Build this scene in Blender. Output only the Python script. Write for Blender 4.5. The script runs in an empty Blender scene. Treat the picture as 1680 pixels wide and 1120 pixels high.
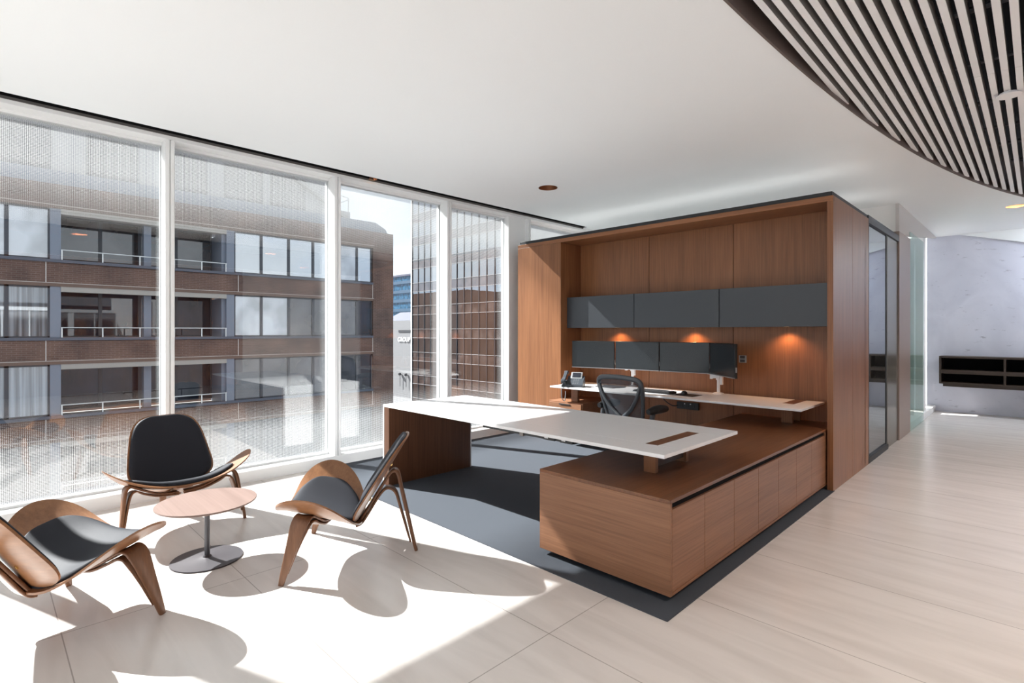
import bpy, bmesh, math, random
from mathutils import Vector, Matrix
random.seed(7)
PI = math.pi
S = bpy.context.scene
C = S.collection

# ------------------------------------------------------------------ camera
CAM_H, YAW, FPX, CYPX = 1.404, 44.87, 868.0, 543.7
cam = bpy.data.cameras.new('camera')
cam.sensor_width = 36.0
cam.lens = FPX / 1680 * 36.0
cam.shift_y = -(560 - CYPX) / 1680
cam.clip_start = .05; cam.clip_end = 600
co = bpy.data.objects.new('camera', cam)
co.location = (0, 0, CAM_H); co.rotation_euler = (PI/2, 0, math.radians(YAW))
C.objects.link(co); S.camera = co

# ------------------------------------------------------------------ world, sun, exposure
S.view_settings.view_transform = 'Standard'; S.view_settings.look = 'None'
S.view_settings.gamma = 1.0; S.view_settings.exposure = 1.35
SKY, SUN_E = .63, 9.3
w = bpy.data.worlds.new('sky'); S.world = w; w.use_nodes = True
nt = w.node_tree; N = nt.nodes; N.clear()
tc = N.new('ShaderNodeTexCoord'); mp = N.new('ShaderNodeMapping'); mp.inputs['Scale'].default_value = (2.2, 2.2, 5)
nz = N.new('ShaderNodeTexNoise'); nz.inputs['Scale'].default_value = 1.6; nz.inputs['Detail'].default_value = 7
nz.inputs['Distortion'].default_value = .4
cr = N.new('ShaderNodeValToRGB')
cr.color_ramp.elements[0].position = .36; cr.color_ramp.elements[0].color = (.70, .80, .94, 1)
cr.color_ramp.elements[1].position = .56; cr.color_ramp.elements[1].color = (.92, .96, 1.0, 1)
bg = N.new('ShaderNodeBackground'); bg.inputs['Strength'].default_value = SKY
ow = N.new('ShaderNodeOutputWorld')
L = nt.links.new
L(tc.outputs['Generated'], mp.inputs['Vector']); L(mp.outputs['Vector'], nz.inputs['Vector'])
L(nz.outputs['Fac'], cr.inputs['Fac']); L(cr.outputs['Color'], bg.inputs['Color']); L(bg.outputs[0], ow.inputs['Surface'])

sd = Vector((1, .355, -.847)).normalized()
sl = bpy.data.lights.new('sun', 'SUN'); sl.energy = SUN_E; sl.angle = math.radians(.6); sl.color = (1, .985, .98)
so = bpy.data.objects.new('sun', sl); so.rotation_euler = sd.to_track_quat('-Z', 'Y').to_euler(); so.location = (-12, -3, 12)
C.objects.link(so)
# light portals in the window openings (they only guide sky sampling)
def portal(loc, rot, sx, sy):
    l = bpy.data.lights.new('window_portal', 'AREA'); l.shape = 'RECTANGLE'; l.size = sx; l.size_y = sy; l.energy = 1
    l.cycles.is_portal = True
    o = bpy.data.objects.new('window_portal', l); o.location = loc; o.rotation_euler = rot; C.objects.link(o)
portal((-5.5, 2.0, 1.58), (PI/2, 0, -PI/2), 14.0, 3.0)
portal((0, -6.15, 1.6), (PI/2, 0, 0), 9.8, 2.8)
portal((4.65, -3.3, 1.6), (PI/2, 0, PI/2), 5.6, 3.0)
S.cycles.max_bounces = 12; S.cycles.diffuse_bounces = 8; S.cycles.glossy_bounces = 4
S.cycles.transparent_max_bounces = 24; S.cycles.transmission_bounces = 6
S.cycles.sample_clamp_indirect = 6; S.cycles.caustics_reflective = False; S.cycles.caustics_refractive = False
S.cycles.use_denoising = True

# ------------------------------------------------------------------ materials
def nodes(name):
    m = bpy.data.materials.new(name); m.use_nodes = True
    return m, m.node_tree, m.node_tree.nodes['Principled BSDF']
def plain(name, col, rough=.5, metal=0, spec=.5, bump=0, bscale=200, emit=None, es=0, coat=0):
    m, t, b = nodes(name)
    b.inputs['Base Color'].default_value = (*col, 1); b.inputs['Roughness'].default_value = rough
    b.inputs['Metallic'].default_value = metal; b.inputs['Specular IOR Level'].default_value = spec
    b.inputs['Coat Weight'].default_value = coat
    if emit: b.inputs['Emission Color'].default_value = (*emit, 1); b.inputs['Emission Strength'].default_value = es
    if True:
        c = t.nodes.new('ShaderNodeTexCoord'); n = t.nodes.new('ShaderNodeTexNoise'); n.inputs['Scale'].default_value = bscale
        n.inputs['Detail'].default_value = 3
        t.links.new(c.outputs['Object'], n.inputs['Vector'])
        x = t.nodes.new('ShaderNodeMix'); x.data_type = 'RGBA'
        k = .006 if min(col) > .5 else .03
        x.inputs[6].default_value = (*[v*(1-k) for v in col], 1); x.inputs[7].default_value = (*[min(1, v*(1+k)) for v in col], 1)
        t.links.new(n.outputs['Fac'], x.inputs[0]); t.links.new(x.outputs[2], b.inputs['Base Color'])
        if bump:
            bu = t.nodes.new('ShaderNodeBump'); bu.inputs['Strength'].default_value = bump; bu.inputs['Distance'].default_value = .002
            t.links.new(n.outputs['Fac'], bu.inputs['Height']); t.links.new(bu.outputs[0], b.inputs['Normal'])
    return m
def wood(name, dark, light, grain='z', rough=.38, fine=70, broad=5, stripe=.55, spec=.4):
    """veneer: streaks stretched along the grain axis"""
    m, t, b = nodes(name); n = t.nodes; l = t.links.new
    c = n.new('ShaderNodeTexCoord')
    def streak(sc, stretch, det, dist):
        mpn = n.new('ShaderNodeMapping'); s = [sc]*3; s['xyz'.index(grain)] = sc/stretch
        mpn.inputs['Scale'].default_value = s
        z = n.new('ShaderNodeTexNoise'); z.inputs['Scale'].default_value = 1; z.inputs['Detail'].default_value = det
        z.inputs['Distortion'].default_value = dist
        l(c.outputs['Object'], mpn.inputs['Vector']); l(mpn.outputs['Vector'], z.inputs['Vector']); return z
    a = streak(fine, 45, 3, .2); bb = streak(broad, 9, 4, 1.1); d = streak(fine*3, 60, 2, 0)
    mx = n.new('ShaderNodeMath'); mx.operation = 'MULTIPLY_ADD'; mx.inputs[1].default_value = stripe
    l(a.outputs['Fac'], mx.inputs[0])
    m2 = n.new('ShaderNodeMath'); m2.operation = 'MULTIPLY'; m2.inputs[1].default_value = 1-stripe
    l(bb.outputs['Fac'], m2.inputs[0]); l(m2.outputs[0], mx.inputs[2])
    m3 = n.new('ShaderNodeMath'); m3.operation = 'MULTIPLY_ADD'; m3.inputs[1].default_value = .28
    l(d.outputs['Fac'], m3.inputs[0]); l(mx.outputs[0], m3.inputs[2])
    r = n.new('ShaderNodeValToRGB'); r.color_ramp.elements[0].position = .40; r.color_ramp.elements[1].position = .88
    r.color_ramp.elements[0].color = (*dark, 1); r.color_ramp.elements[1].color = (*light, 1)
    l(m3.outputs[0], r.inputs['Fac']); l(r.outputs['Color'], b.inputs['Base Color'])
    b.inputs['Roughness'].default_value = rough; b.inputs['Specular IOR Level'].default_value = spec
    return m
def glass(name, frit=False, refl=1.0, tint=(.97, .985, .98), rough=0.0):
    m = bpy.data.materials.new(name); m.use_nodes = True; t = m.node_tree; n = t.nodes; l = t.links.new; n.clear()
    o = n.new('ShaderNodeOutputMaterial'); tr = n.new('ShaderNodeBsdfTransparent'); tr.inputs[0].default_value = (*tint, 1)
    gl = n.new('ShaderNodeBsdfGlossy'); gl.inputs['Roughness'].default_value = rough
    fr = n.new('ShaderNodeFresnel'); ge = n.new('ShaderNodeNewGeometry'); io = n.new('ShaderNodeMapRange')
    io.inputs['To Min'].default_value = 1.5; io.inputs['To Max'].default_value = 1/1.5      # same reflectance on both faces of the pane
    l(ge.outputs['Backfacing'], io.inputs['Value']); l(io.outputs[0], fr.inputs['IOR'])
    mu = n.new('ShaderNodeMath'); mu.operation = 'MULTIPLY'; mu.inputs[1].default_value = refl; mu.use_clamp = True
    l(fr.outputs[0], mu.inputs[0])
    mx = n.new('ShaderNodeMixShader'); l(mu.outputs[0], mx.inputs[0]); l(tr.outputs[0], mx.inputs[1]); l(gl.outputs[0], mx.inputs[2])
    if not frit: l(mx.outputs[0], o.inputs[0]); return m
    # ceramic dot frit, dense at head and foot of the pane, dots shrinking towards the clear middle
    c = n.new('ShaderNodeTexCoord'); sp = n.new('ShaderNodeSeparateXYZ'); l(c.outputs['Object'], sp.inputs[0])
    def math_(op, a, b=None, cl=False):
        q = n.new('ShaderNodeMath'); q.operation = op; q.use_clamp = cl
        for i, v in enumerate((a, b)):
            if v is None: continue
            if isinstance(v, (int, float)): q.inputs[i].default_value = v
            else: l(v, q.inputs[i])
        return q.outputs[0]
    P = .0105
    def cell(v): return math_('ABSOLUTE', math_('SUBTRACT', math_('FRACT', math_('DIVIDE', v, P)), .5))
    cy, cz = cell(sp.outputs['Y']), cell(sp.outputs['Z'])
    d = math_('SQRT', math_('ADD', math_('MULTIPLY', cy, cy), math_('MULTIPLY', cz, cz)))
    def ramp(a, b_, v):
        q = n.new('ShaderNodeMapRange'); q.inputs['From Min'].default_value = a; q.inputs['From Max'].default_value = b_
        q.inputs['To Min'].default_value = 0; q.inputs['To Max'].default_value = 1; l(v, q.inputs['Value']); return q.outputs[0]
    top = ramp(2.24, 2.70, sp.outputs['Z']); bot = ramp(.74, .42, sp.outputs['Z'])
    rad = math_('MULTIPLY', math_('POWER', math_('MAXIMUM', top, bot), .6), .41)
    mask = math_('LESS_THAN', d, rad)
    df = n.new('ShaderNodeBsdfDiffuse'); df.inputs[0].default_value = (.62, .62, .62, 1)
    tl = n.new('ShaderNodeBsdfTranslucent'); tl.inputs[0].default_value = (.40, .41, .41, 1)
    ad = n.new('ShaderNodeMixShader'); ad.inputs[0].default_value = .32; l(df.outputs[0], ad.inputs[1]); l(tl.outputs[0], ad.inputs[2])
    m2 = n.new('ShaderNodeMixShader'); l(mask, m2.inputs[0]); l(mx.outputs[0], m2.inputs[1]); l(ad.outputs[0], m2.inputs[2])
    l(m2.outputs[0], o.inputs[0]); return m
def tile_floor():
    m, t, b = nodes('limestone_tiles'); n = t.nodes; l = t.links.new
    c = n.new('ShaderNodeTexCoord'); mp_ = n.new('ShaderNodeMapping'); mp_.inputs['Location'].default_value = (1.614+32.0, -1.065+16.0, 0)
    l(c.outputs['Object'], mp_.inputs['Vector'])
    br = n.new('ShaderNodeTexBrick'); br.offset = 0; br.squash = 1; br.inputs['Scale'].default_value = 1
    br.inputs['Brick Width'].default_value = 1.6; br.inputs['Row Height'].default_value = .8
    br.inputs['Mortar Size'].default_value = .0024; br.inputs['Mortar Smooth'].default_value = 0; br.inputs['Bias'].default_value = 0
    br.inputs['Color1'].default_value = (.655, .625, .60, 1); br.inputs['Color2'].default_value = (.69, .66, .635, 1); br.inputs['Mortar'].default_value = (.38, .355, .335, 1)
    l(mp_.outputs['Vector'], br.inputs['Vector'])
    mv = n.new('ShaderNodeMapping'); mv.inputs['Rotation'].default_value = (0, 0, .35); mv.inputs['Scale'].default_value = (1.0, 6.5, 1)
    z = n.new('ShaderNodeTexNoise'); z.inputs['Scale'].default_value = 1.1; z.inputs['Detail'].default_value = 7; z.inputs['Distortion'].default_value = .9
    l(c.outputs['Object'], mv.inputs['Vector']); l(mv.outputs['Vector'], z.inputs['Vector'])
    r = n.new('ShaderNodeValToRGB'); r.color_ramp.elements[0].position = .3; r.color_ramp.elements[0].color = (.91, .895, .88, 1)
    r.color_ramp.elements[1].position = .62; r.color_ramp.elements[1].color = (1.04, 1.03, 1.02, 1); l(z.outputs['Fac'], r.inputs['Fac'])
    x = n.new('ShaderNodeMix'); x.data_type = 'RGBA'; x.blend_type = 'MULTIPLY'; x.inputs[0].default_value = 1
    l(br.outputs['Color'], x.inputs[6]); l(r.outputs['Color'], x.inputs[7]); l(x.outputs[2], b.inputs['Base Color'])
    b.inputs['Roughness'].default_value = .22; b.inputs['Specular IOR Level'].default_value = .45
    return m
def brick():
    m, t, b = nodes('brown_brick'); n = t.nodes; l = t.links.new
    c = n.new('ShaderNodeTexCoord'); sp = n.new('ShaderNodeSeparateXYZ'); l(c.outputs['Object'], sp.inputs[0])
    s = n.new('ShaderNodeMath'); s.operation = 'ADD'; l(sp.outputs['X'], s.inputs[0]); l(sp.outputs['Y'], s.inputs[1])
    cb = n.new('ShaderNodeCombineXYZ'); l(s.outputs[0], cb.inputs['X']); l(sp.outputs['Z'], cb.inputs['Y'])
    br = n.new('ShaderNodeTexBrick'); br.inputs['Scale'].default_value = 1; br.inputs['Brick Width'].default_value = .30
    br.inputs['Row Height'].default_value = .085; br.inputs['Mortar Size'].default_value = .010
    br.inputs['Color1'].default_value = (.112, .074, .064, 1); br.inputs['Color2'].default_value = (.088, .060, .053, 1); br.inputs['Mortar'].default_value = (.15, .122, .112, 1)
    l(cb.outputs[0], br.inputs['Vector'])
    z = n.new('ShaderNodeTexNoise'); z.inputs['Scale'].default_value = .9; z.inputs['Detail'].default_value = 6; l(c.outputs['Object'], z.inputs['Vector'])
    r = n.new('ShaderNodeValToRGB'); r.color_ramp.elements[0].color = (.7, .68, .7, 1); r.color_ramp.elements[1].color = (1.35, 1.22, 1.15, 1)
    r.color_ramp.elements[0].position = .3; r.color_ramp.elements[1].position = .72; l(z.outputs['Fac'], r.inputs['Fac'])
    x = n.new('ShaderNodeMix'); x.data_type = 'RGBA'; x.blend_type = 'MULTIPLY'; x.inputs[0].default_value = 1
    l(br.outputs['Color'], x.inputs[6]); l(r.outputs['Color'], x.inputs[7]); l(x.outputs[2], b.inputs['Base Color'])
    b.inputs['Roughness'].default_value = .9; b.inputs['Specular IOR Level'].default_value = .2
    return m
def marble():
    m, t, b = nodes('grey_blue_marble'); n = t.nodes; l = t.links.new
    c = n.new('ShaderNodeTexCoord')
    z = n.new('ShaderNodeTexNoise'); z.inputs['Scale'].default_value = 1.3; z.inputs['Detail'].default_value = 8; z.inputs['Distortion'].default_value = 1.2
    l(c.outputs['Object'], z.inputs['Vector'])
    r = n.new('ShaderNodeValToRGB'); r.color_ramp.elements[0].position = .30; r.color_ramp.elements[0].color = (.56, .58, .68, 1)
    r.color_ramp.elements[1].position = .66; r.color_ramp.elements[1].color = (.68, .70, .80, 1); l(z.outputs['Fac'], r.inputs['Fac'])
    mp_ = n.new('ShaderNodeMapping'); mp_.inputs['Rotation'].default_value = (0, -.7, 0); mp_.inputs['Scale'].default_value = (5.5, 1, 13)
    l(c.outputs['Object'], mp_.inputs['Vector'])
    f = n.new('ShaderNodeTexNoise'); f.inputs['Scale'].default_value = 1.0; f.inputs['Detail'].default_value = 6; f.inputs['Roughness'].default_value = .62; l(mp_.outputs[0], f.inputs['Vector'])
    r2 = n.new('ShaderNodeValToRGB'); r2.color_ramp.elements[0].position = .61; r2.color_ramp.elements[0].color = (1, 1, 1, 1)
    r2.color_ramp.elements[1].position = .74; r2.color_ramp.elements[1].color = (.42, .42, .46, 1); l(f.outputs['Fac'], r2.inputs['Fac'])
    x = n.new('ShaderNodeMix'); x.data_type = 'RGBA'; x.blend_type = 'MULTIPLY'; x.inputs[0].default_value = 1
    l(r.outputs['Color'], x.inputs[6]); l(r2.outputs['Color'], x.inputs[7]); l(x.outputs[2], b.inputs['Base Color'])
    b.inputs['Roughness'].default_value = .35
    return m
def facade_glass(name, base, refl=.45, rough=.02, wave=.0, stripes=0):
    """opaque-looking office glazing: a dark room or a blind behind a reflective pane"""
    m = bpy.data.materials.new(name); m.use_nodes = True; t = m.node_tree; n = t.nodes; l = t.links.new; n.clear()
    o = n.new('ShaderNodeOutputMaterial'); d = n.new('ShaderNodeBsdfDiffuse'); g = n.new('ShaderNodeBsdfGlossy')
    g.inputs['Roughness'].default_value = rough; g.inputs[0].default_value = (.86, .90, .95, 1)
    c = n.new('ShaderNodeTexCoord')
    z = n.new('ShaderNodeTexNoise'); z.inputs['Detail'].default_value = 2
    mp_ = n.new('ShaderNodeMapping'); mp_.inputs['Scale'].default_value = (7, 7, .15) if stripes else (.7, .7, .7)
    z.inputs['Scale'].default_value = 1
    l(c.outputs['Object'], mp_.inputs[0]); l(mp_.outputs[0], z.inputs['Vector'])
    r = n.new('ShaderNodeValToRGB'); r.color_ramp.elements[0].position = .38; r.color_ramp.elements[1].position = .62
    k = .45 if stripes else .6
    r.color_ramp.elements[0].color = (*[v*k for v in base], 1); r.color_ramp.elements[1].color = (*[v*1.35 for v in base], 1)
    l(z.outputs['Fac'], r.inputs['Fac']); l(r.outputs['Color'], d.inputs['Color'])
    if wave:
        z2 = n.new('ShaderNodeTexNoise'); z2.inputs['Scale'].default_value = .55; l(c.outputs['Object'], z2.inputs['Vector'])
        bu = n.new('ShaderNodeBump'); bu.inputs['Strength'].default_value = wave; bu.inputs['Distance'].default_value = .1
        l(z2.outputs['Fac'], bu.inputs['Height']); l(bu.outputs[0], g.inputs['Normal'])
    mx = n.new('ShaderNodeMixShader'); mx.inputs[0].default_value = refl
    l(d.outputs[0], mx.inputs[1]); l(g.outputs[0], mx.inputs[2]); l(mx.outputs[0], o.inputs[0]); return m
def leather(name, col, rough=.42):
    return plain(name, col, rough, bump=.25, bscale=260, spec=.12)
def mesh_fabric(name, col, alpha):
    m = bpy.data.materials.new(name); m.use_nodes = True; t = m.node_tree; n = t.nodes; l = t.links.new; n.clear()
    o = n.new('ShaderNodeOutputMaterial'); d = n.new('ShaderNodeBsdfDiffuse'); d.inputs[0].default_value = (*col, 1)
    tr = n.new('ShaderNodeBsdfTransparent'); mx = n.new('ShaderNodeMixShader')
    c = n.new('ShaderNodeTexCoord'); v = n.new('ShaderNodeTexNoise'); v.inputs['Scale'].default_value = 500; l(c.outputs['Object'], v.inputs['Vector'])
    r = n.new('ShaderNodeMapRange'); r.inputs['To Min'].default_value = alpha-.15; r.inputs['To Max'].default_value = alpha+.15
    l(v.outputs['Fac'], r.inputs['Value']); l(r.outputs[0], mx.inputs[0])
    l(tr.outputs[0], mx.inputs[1]); l(d.outputs[0], mx.inputs[2]); l(mx.outputs[0], o.inputs[0]); return m

W_D, W_L = (.152, .060, .025), (.335, .142, .060)
M = {}
M['wood_v'] = wood('walnut_vertical', W_D, W_L, 'z')
M['wood_x'] = wood('walnut_along_x', W_D, W_L, 'x')
M['wood_y'] = wood('walnut_along_y', (.095, .036, .016), (.25, .100, .044), 'y', rough=.30)
M['wood_front'] = wood('walnut_cabinet_front', (.165, .074, .038), (.345, .165, .087), 'y', rough=.42)
M['wood_end'] = wood('walnut_cabinet_end', (.165, .074, .038), (.345, .165, .087), 'x', rough=.42)
M['wood_dark'] = wood('smoked_oak', (.028, .018, .013), (.06, .038, .027), 'x')
M['ply'] = wood('walnut_plywood', (.17, .072, .030), (.33, .155, .070), 'y', rough=.34, fine=45, broad=6, stripe=.4)
M['ply_leg'] = wood('walnut_leg', (.115, .05, .024), (.24, .112, .056), 'z', rough=.36, fine=60)
M['table_wood'] = wood('walnut_tabletop', (.165, .105, .086), (.255, .174, .146), 'x', rough=.4, fine=35)
M['leather'] = leather('black_leather', (.024, .025, .031), .62)
M['white_lam'] = plain('white_laminate', (.82, .815, .82), .32, spec=.4)
M['white_paint'] = plain('white_wall_paint', (.82, .815, .80), .85, spec=.2)
M['ceil'] = plain('white_ceiling_paint', (.865, .895, .91), .9, spec=.15)
M['frame'] = plain('white_window_frame', (.80, .81, .81), .4)
M['slat'] = plain('white_slat_paint', (.82, .825, .84), .6, spec=.3)
M['black'] = plain('black_void', (.008, .008, .009), .9, spec=.1)
M['black_trim'] = plain('charcoal_trim', (.010, .011, .013), .5)
M['black_pl'] = plain('black_plastic', (.018, .019, .021), .45)
M['grey_trim'] = plain('grey_aluminium', (.09, .084, .08), .5)
M['floor'] = tile_floor()
M['carpet'] = plain('charcoal_carpet', (.070, .078, .092), .97, spec=.1, bump=.9, bscale=420)
M['grey_lam'] = plain('slate_laminate', (.045, .050, .058), .36, spec=.5)
M['grey_side'] = plain('slate_edge', (.04, .043, .05), .5)
M['screen'] = plain('monitor_screen', (.012, .016, .019), .22, spec=.6)
M['bezel'] = plain('monitor_bezel', (.012, .012, .013), .35)
M['arm_white'] = plain('white_metal', (.78, .78, .79), .35)
M['steel'] = plain('dark_steel', (.10, .10, .11), .38, metal=.6)
M['base_steel'] = plain('bronze_base', (.050, .044, .050), .45, metal=.2)
M['brass'] = plain('brass', (.80, .55, .22), .25, metal=1)
M['copper'] = plain('copper_reflector', (.30, .125, .06), .35, metal=.6)
M['graphite'] = plain('graphite_frame', (.065, .073, .083), .34, spec=.6)
M['mesh'] = mesh_fabric('pellicle_mesh', (.10, .115, .135), .45)
M['key'] = plain('keyboard_keys', (.03, .03, .033), .5)
M['phone'] = plain('phone_shell', (.05, .06, .072), .4)
M['silver'] = plain('silver_plastic', (.36, .37, .38), .35, metal=.2)
M['lcd'] = plain('phone_screen', (.02, .022, .03), .2)
M['paper'] = plain('white_paper', (.70, .66, .62), .8)
M['folder'] = plain('dark_folder', (.05, .05, .055), .6)
M['glass_f'] = glass('window_glass_frit', True, 2.4)
M['glass'] = glass('window_glass', False, 2.4)
M['glass_dark'] = facade_glass('partition_glass', (.05, .05, .048), .62, .0)
M['green_glass'] = glass('partition_green_glass', False, .55, (.86, .94, .92))
M['brick'] = brick()
M['soldier'] = plain('soldier_brick', (.125, .085, .070), .9, bscale=9)
M['pale_line'] = plain('pale_joint', (.42, .38, .36), .8)
M['ledge'] = plain('blue_grey_ledge', (.055, .066, .094), .5)
M['post'] = plain('blue_grey_post', (.15, .172, .22), .5)
M['soffit'] = plain('beige_soffit', (.30, .28, .26), .8)
M['roof'] = plain('blue_grey_metal_roof', (.13, .155, .21), .5)
M['metal_panel'] = plain('grey_metal_cladding', (.22, .225, .25), .6)
M['rail'] = plain('steel_rail', (.55, .56, .57), .4, metal=.5)
M['win_frame'] = plain('dark_window_frame', (.035, .04, .052), .5)
M['pane_sky'] = facade_glass('pane_reflecting', (.10, .11, .125), .55, .01, .05)
M['pane_blind'] = facade_glass('pane_blind', (.30, .31, .34), .30)
M['pane_curtain'] = facade_glass('pane_curtain', (.20, .21, .23), .16, stripes=1)
M['pane_dark'] = facade_glass('pane_dark', (.014, .016, .026), .04)
M['pane_brown'] = facade_glass('pane_brown', (.06, .055, .058), .12)
M['tower_pane'] = facade_glass('tower_pane', (.03, .027, .027), .52, .0, .03)
M['tower_span'] = facade_glass('tower_spandrel', (.085, .066, .062), .26, .06)
M['tower_mull'] = plain('tower_mullion', (.30, .29, .29), .5)
M['tower_side'] = plain('tower_white_edge', (.75, .75, .74), .6)
M['teal'] = facade_glass('teal_glass', (.03, .095, .165), .10, .1)
M['teal_d'] = plain('teal_slab', (.03, .075, .13), .5)
M['concrete'] = plain('pale_stone', (.20, .20, .207), .8, bscale=3)
M['lav'] = plain('lavender_roof', (.065, .07, .11), .7)
M['letter'] = plain('white_letters', (.95, .95, .95), .5)
M['street'] = plain('asphalt', (.16, .16, .165), .9)
M['brown_block'] = plain('brown_brick_block', (.22, .135, .105), .9, bscale=2)
M['marble'] = marble()
M['pier_w'] = plain('pier_bronze', (.13, .125, .11), .2)
M['pier_p'] = plain('pier_taupe', (.27, .205, .175), .35)
M['header'] = plain('shade_toned_plaster', (.58, .56, .55), .85, spec=.2)  # white plaster toned down, ceiling shade put into its colour
M['wood_leg_shade'] = wood('walnut_leg_painted_shade', (.060, .024, .012), (.135, .058, .029), 'z')  # walnut darkened: shade on the leg's inner face put into the colour
M['key_grey'] = plain('phone_keys', (.14, .15, .16), .4)
M['lens_off'] = plain('unlit_lens', (.05, .03, .02), .3)
M['lamp'] = plain('lamp_lens', (1, .8, .6), .3, emit=(1, .62, .32), es=2)
M['sock'] = plain('socket_white', (.7, .72, .74), .4)

# ------------------------------------------------------------------ mesh builder
class MB:
    def __init__(s): s.bm = bmesh.new()
    def add(s, other):
        me = bpy.data.meshes.new('t'); other.to_mesh(me); other.free(); s.bm.from_mesh(me); bpy.data.meshes.remove(me); return s
    def box(s, x0, x1, y0, y1, z0, z1, bev=0, mi=0, seg=2):
        b = bmesh.new(); bmesh.ops.create_cube(b, size=1)
        for v in b.verts: v.co = Vector(((x0+x1)/2+v.co.x*(x1-x0), (y0+y1)/2+v.co.y*(y1-y0), (z0+z1)/2+v.co.z*(z1-z0)))
        if bev: bmesh.ops.bevel(b, geom=list(b.edges), offset=bev, segments=seg, affect='EDGES', profile=.5)
        for f in b.faces: f.material_index = mi
        return s.add(b)
    def obox(s, c, ax, ay, hx, hy, hz, bev=0):
        """box with centre c, half sizes, local x axis ax and y axis ay"""
        b = bmesh.new(); bmesh.ops.create_cube(b, size=2)
        ax = Vector(ax).normalized(); ay = Vector(ay).normalized(); az = ax.cross(ay).normalized(); c = Vector(c)
        for v in b.verts: v.co = c + ax*v.co.x*hx + ay*v.co.y*hy + az*v.co.z*hz
        if bev: bmesh.ops.bevel(b, geom=list(b.edges), offset=bev, segments=2, affect='EDGES', profile=.5)
        return s.add(b)
    def cyl(s, p0, p1, r0, r1=None, seg=24, caps=True):
        r1 = r0 if r1 is None else r1
        p0 = Vector(p0); p1 = Vector(p1); d = (p1-p0); q = d.to_track_quat('Z', 'Y').to_matrix()
        b = bmesh.new(); rings = []
        for p, r in ((p0, r0), (p1, r1)):
            rings.append([b.verts.new(p + q @ Vector((r*math.cos(2*PI*i/seg), r*math.sin(2*PI*i/seg), 0))) for i in range(seg)])
        for i in range(seg): b.faces.new((rings[0][i], rings[0][(i+1) % seg], rings[1][(i+1) % seg], rings[1][i]))
        if caps: b.faces.new(rings[0][::-1]); b.faces.new(rings[1])
        return s.add(b)
    def lathe(s, prof, c=(0, 0, 0), seg=48, caps=True):
        b = bmesh.new(); c = Vector(c); rings = []
        for r, z in prof: rings.append([b.verts.new(c+Vector((r*math.cos(2*PI*i/seg), r*math.sin(2*PI*i/seg), z))) for i in range(seg)])
        for k in range(len(rings)-1):
            for i in range(seg): b.faces.new((rings[k][i], rings[k][(i+1) % seg], rings[k+1][(i+1) % seg], rings[k+1][i]))
        if caps: b.faces.new(rings[0][::-1]); b.faces.new(rings[-1])
        bmesh.ops.recalc_face_normals(b, faces=b.faces); return s.add(b)
    def tube(s, pts, rad, seg=10, smooth=4):
        pts = [Vector(p) for p in pts]
        if smooth: pts, rad = spline(pts, rad, smooth)
        elif not isinstance(rad, (list, tuple)): rad = [rad]*len(pts)
        b = bmesh.new(); rings = []; up = Vector((0, 0, 1))
        prevn = None
        for i, p in enumerate(pts):
            t = (pts[min(i+1, len(pts)-1)]-pts[max(i-1, 0)]).normalized()
            n_ = (up.cross(t) if prevn is None else prevn - t*prevn.dot(t))
            if n_.length < 1e-4: n_ = Vector((1, 0, 0)).cross(t)
            n_.normalize(); prevn = n_; bn = t.cross(n_)
            rings.append([b.verts.new(p+(n_*math.cos(2*PI*k/seg)+bn*math.sin(2*PI*k/seg))*rad[i]) for k in range(seg)])
        for a in range(len(rings)-1):
            for k in range(seg): b.faces.new((rings[a][k], rings[a][(k+1) % seg], rings[a+1][(k+1) % seg], rings[a+1][k]))
        b.faces.new(rings[0][::-1]); b.faces.new(rings[-1])
        bmesh.ops.recalc_face_normals(b, faces=b.faces); return s.add(b)
    def ribbon(s, pts, wdir, widths, thick, smooth=6):
        """bent lamination: rectangular section swept along pts; wdir = direction of the width at each point"""
        n0 = len(pts)
        if not isinstance(wdir[0], (list, tuple, Vector)): wdir = [wdir]*n0
        if not isinstance(widths, (list, tuple)): widths = [widths]*n0
        if not isinstance(thick, (list, tuple)): thick = [thick]*n0
        P, W = spline([Vector(p) for p in pts], list(widths), smooth)
        _, T = spline([Vector(p) for p in pts], list(thick), smooth)
        D, _ = spline([Vector(q) for q in wdir], 0, smooth)
        b = bmesh.new(); rings = []
        for i, p in enumerate(P):
            t = (P[min(i+1, len(P)-1)]-P[max(i-1, 0)]).normalized()
            d = D[i]; d = (d - t*d.dot(t)).normalized(); nn = t.cross(d)
            w2, t2 = W[i]/2, T[i]/2; e = min(w2, t2)*.35
            ring = []
            for a, c_ in ((w2-e, t2), (w2, t2-e), (w2, -t2+e), (w2-e, -t2), (-w2+e, -t2), (-w2, -t2+e), (-w2, t2-e), (-w2+e, t2)):
                ring.append(b.verts.new(p+d*a+nn*c_))
            rings.append(ring)
        for a in range(len(rings)-1):
            for k in range(8): b.faces.new((rings[a][k], rings[a][(k+1) % 8], rings[a+1][(k+1) % 8], rings[a+1][k]))
        b.faces.new(rings[0][::-1]); b.faces.new(rings[-1])
        bmesh.ops.recalc_face_normals(b, faces=b.faces); return s.add(b)
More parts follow.
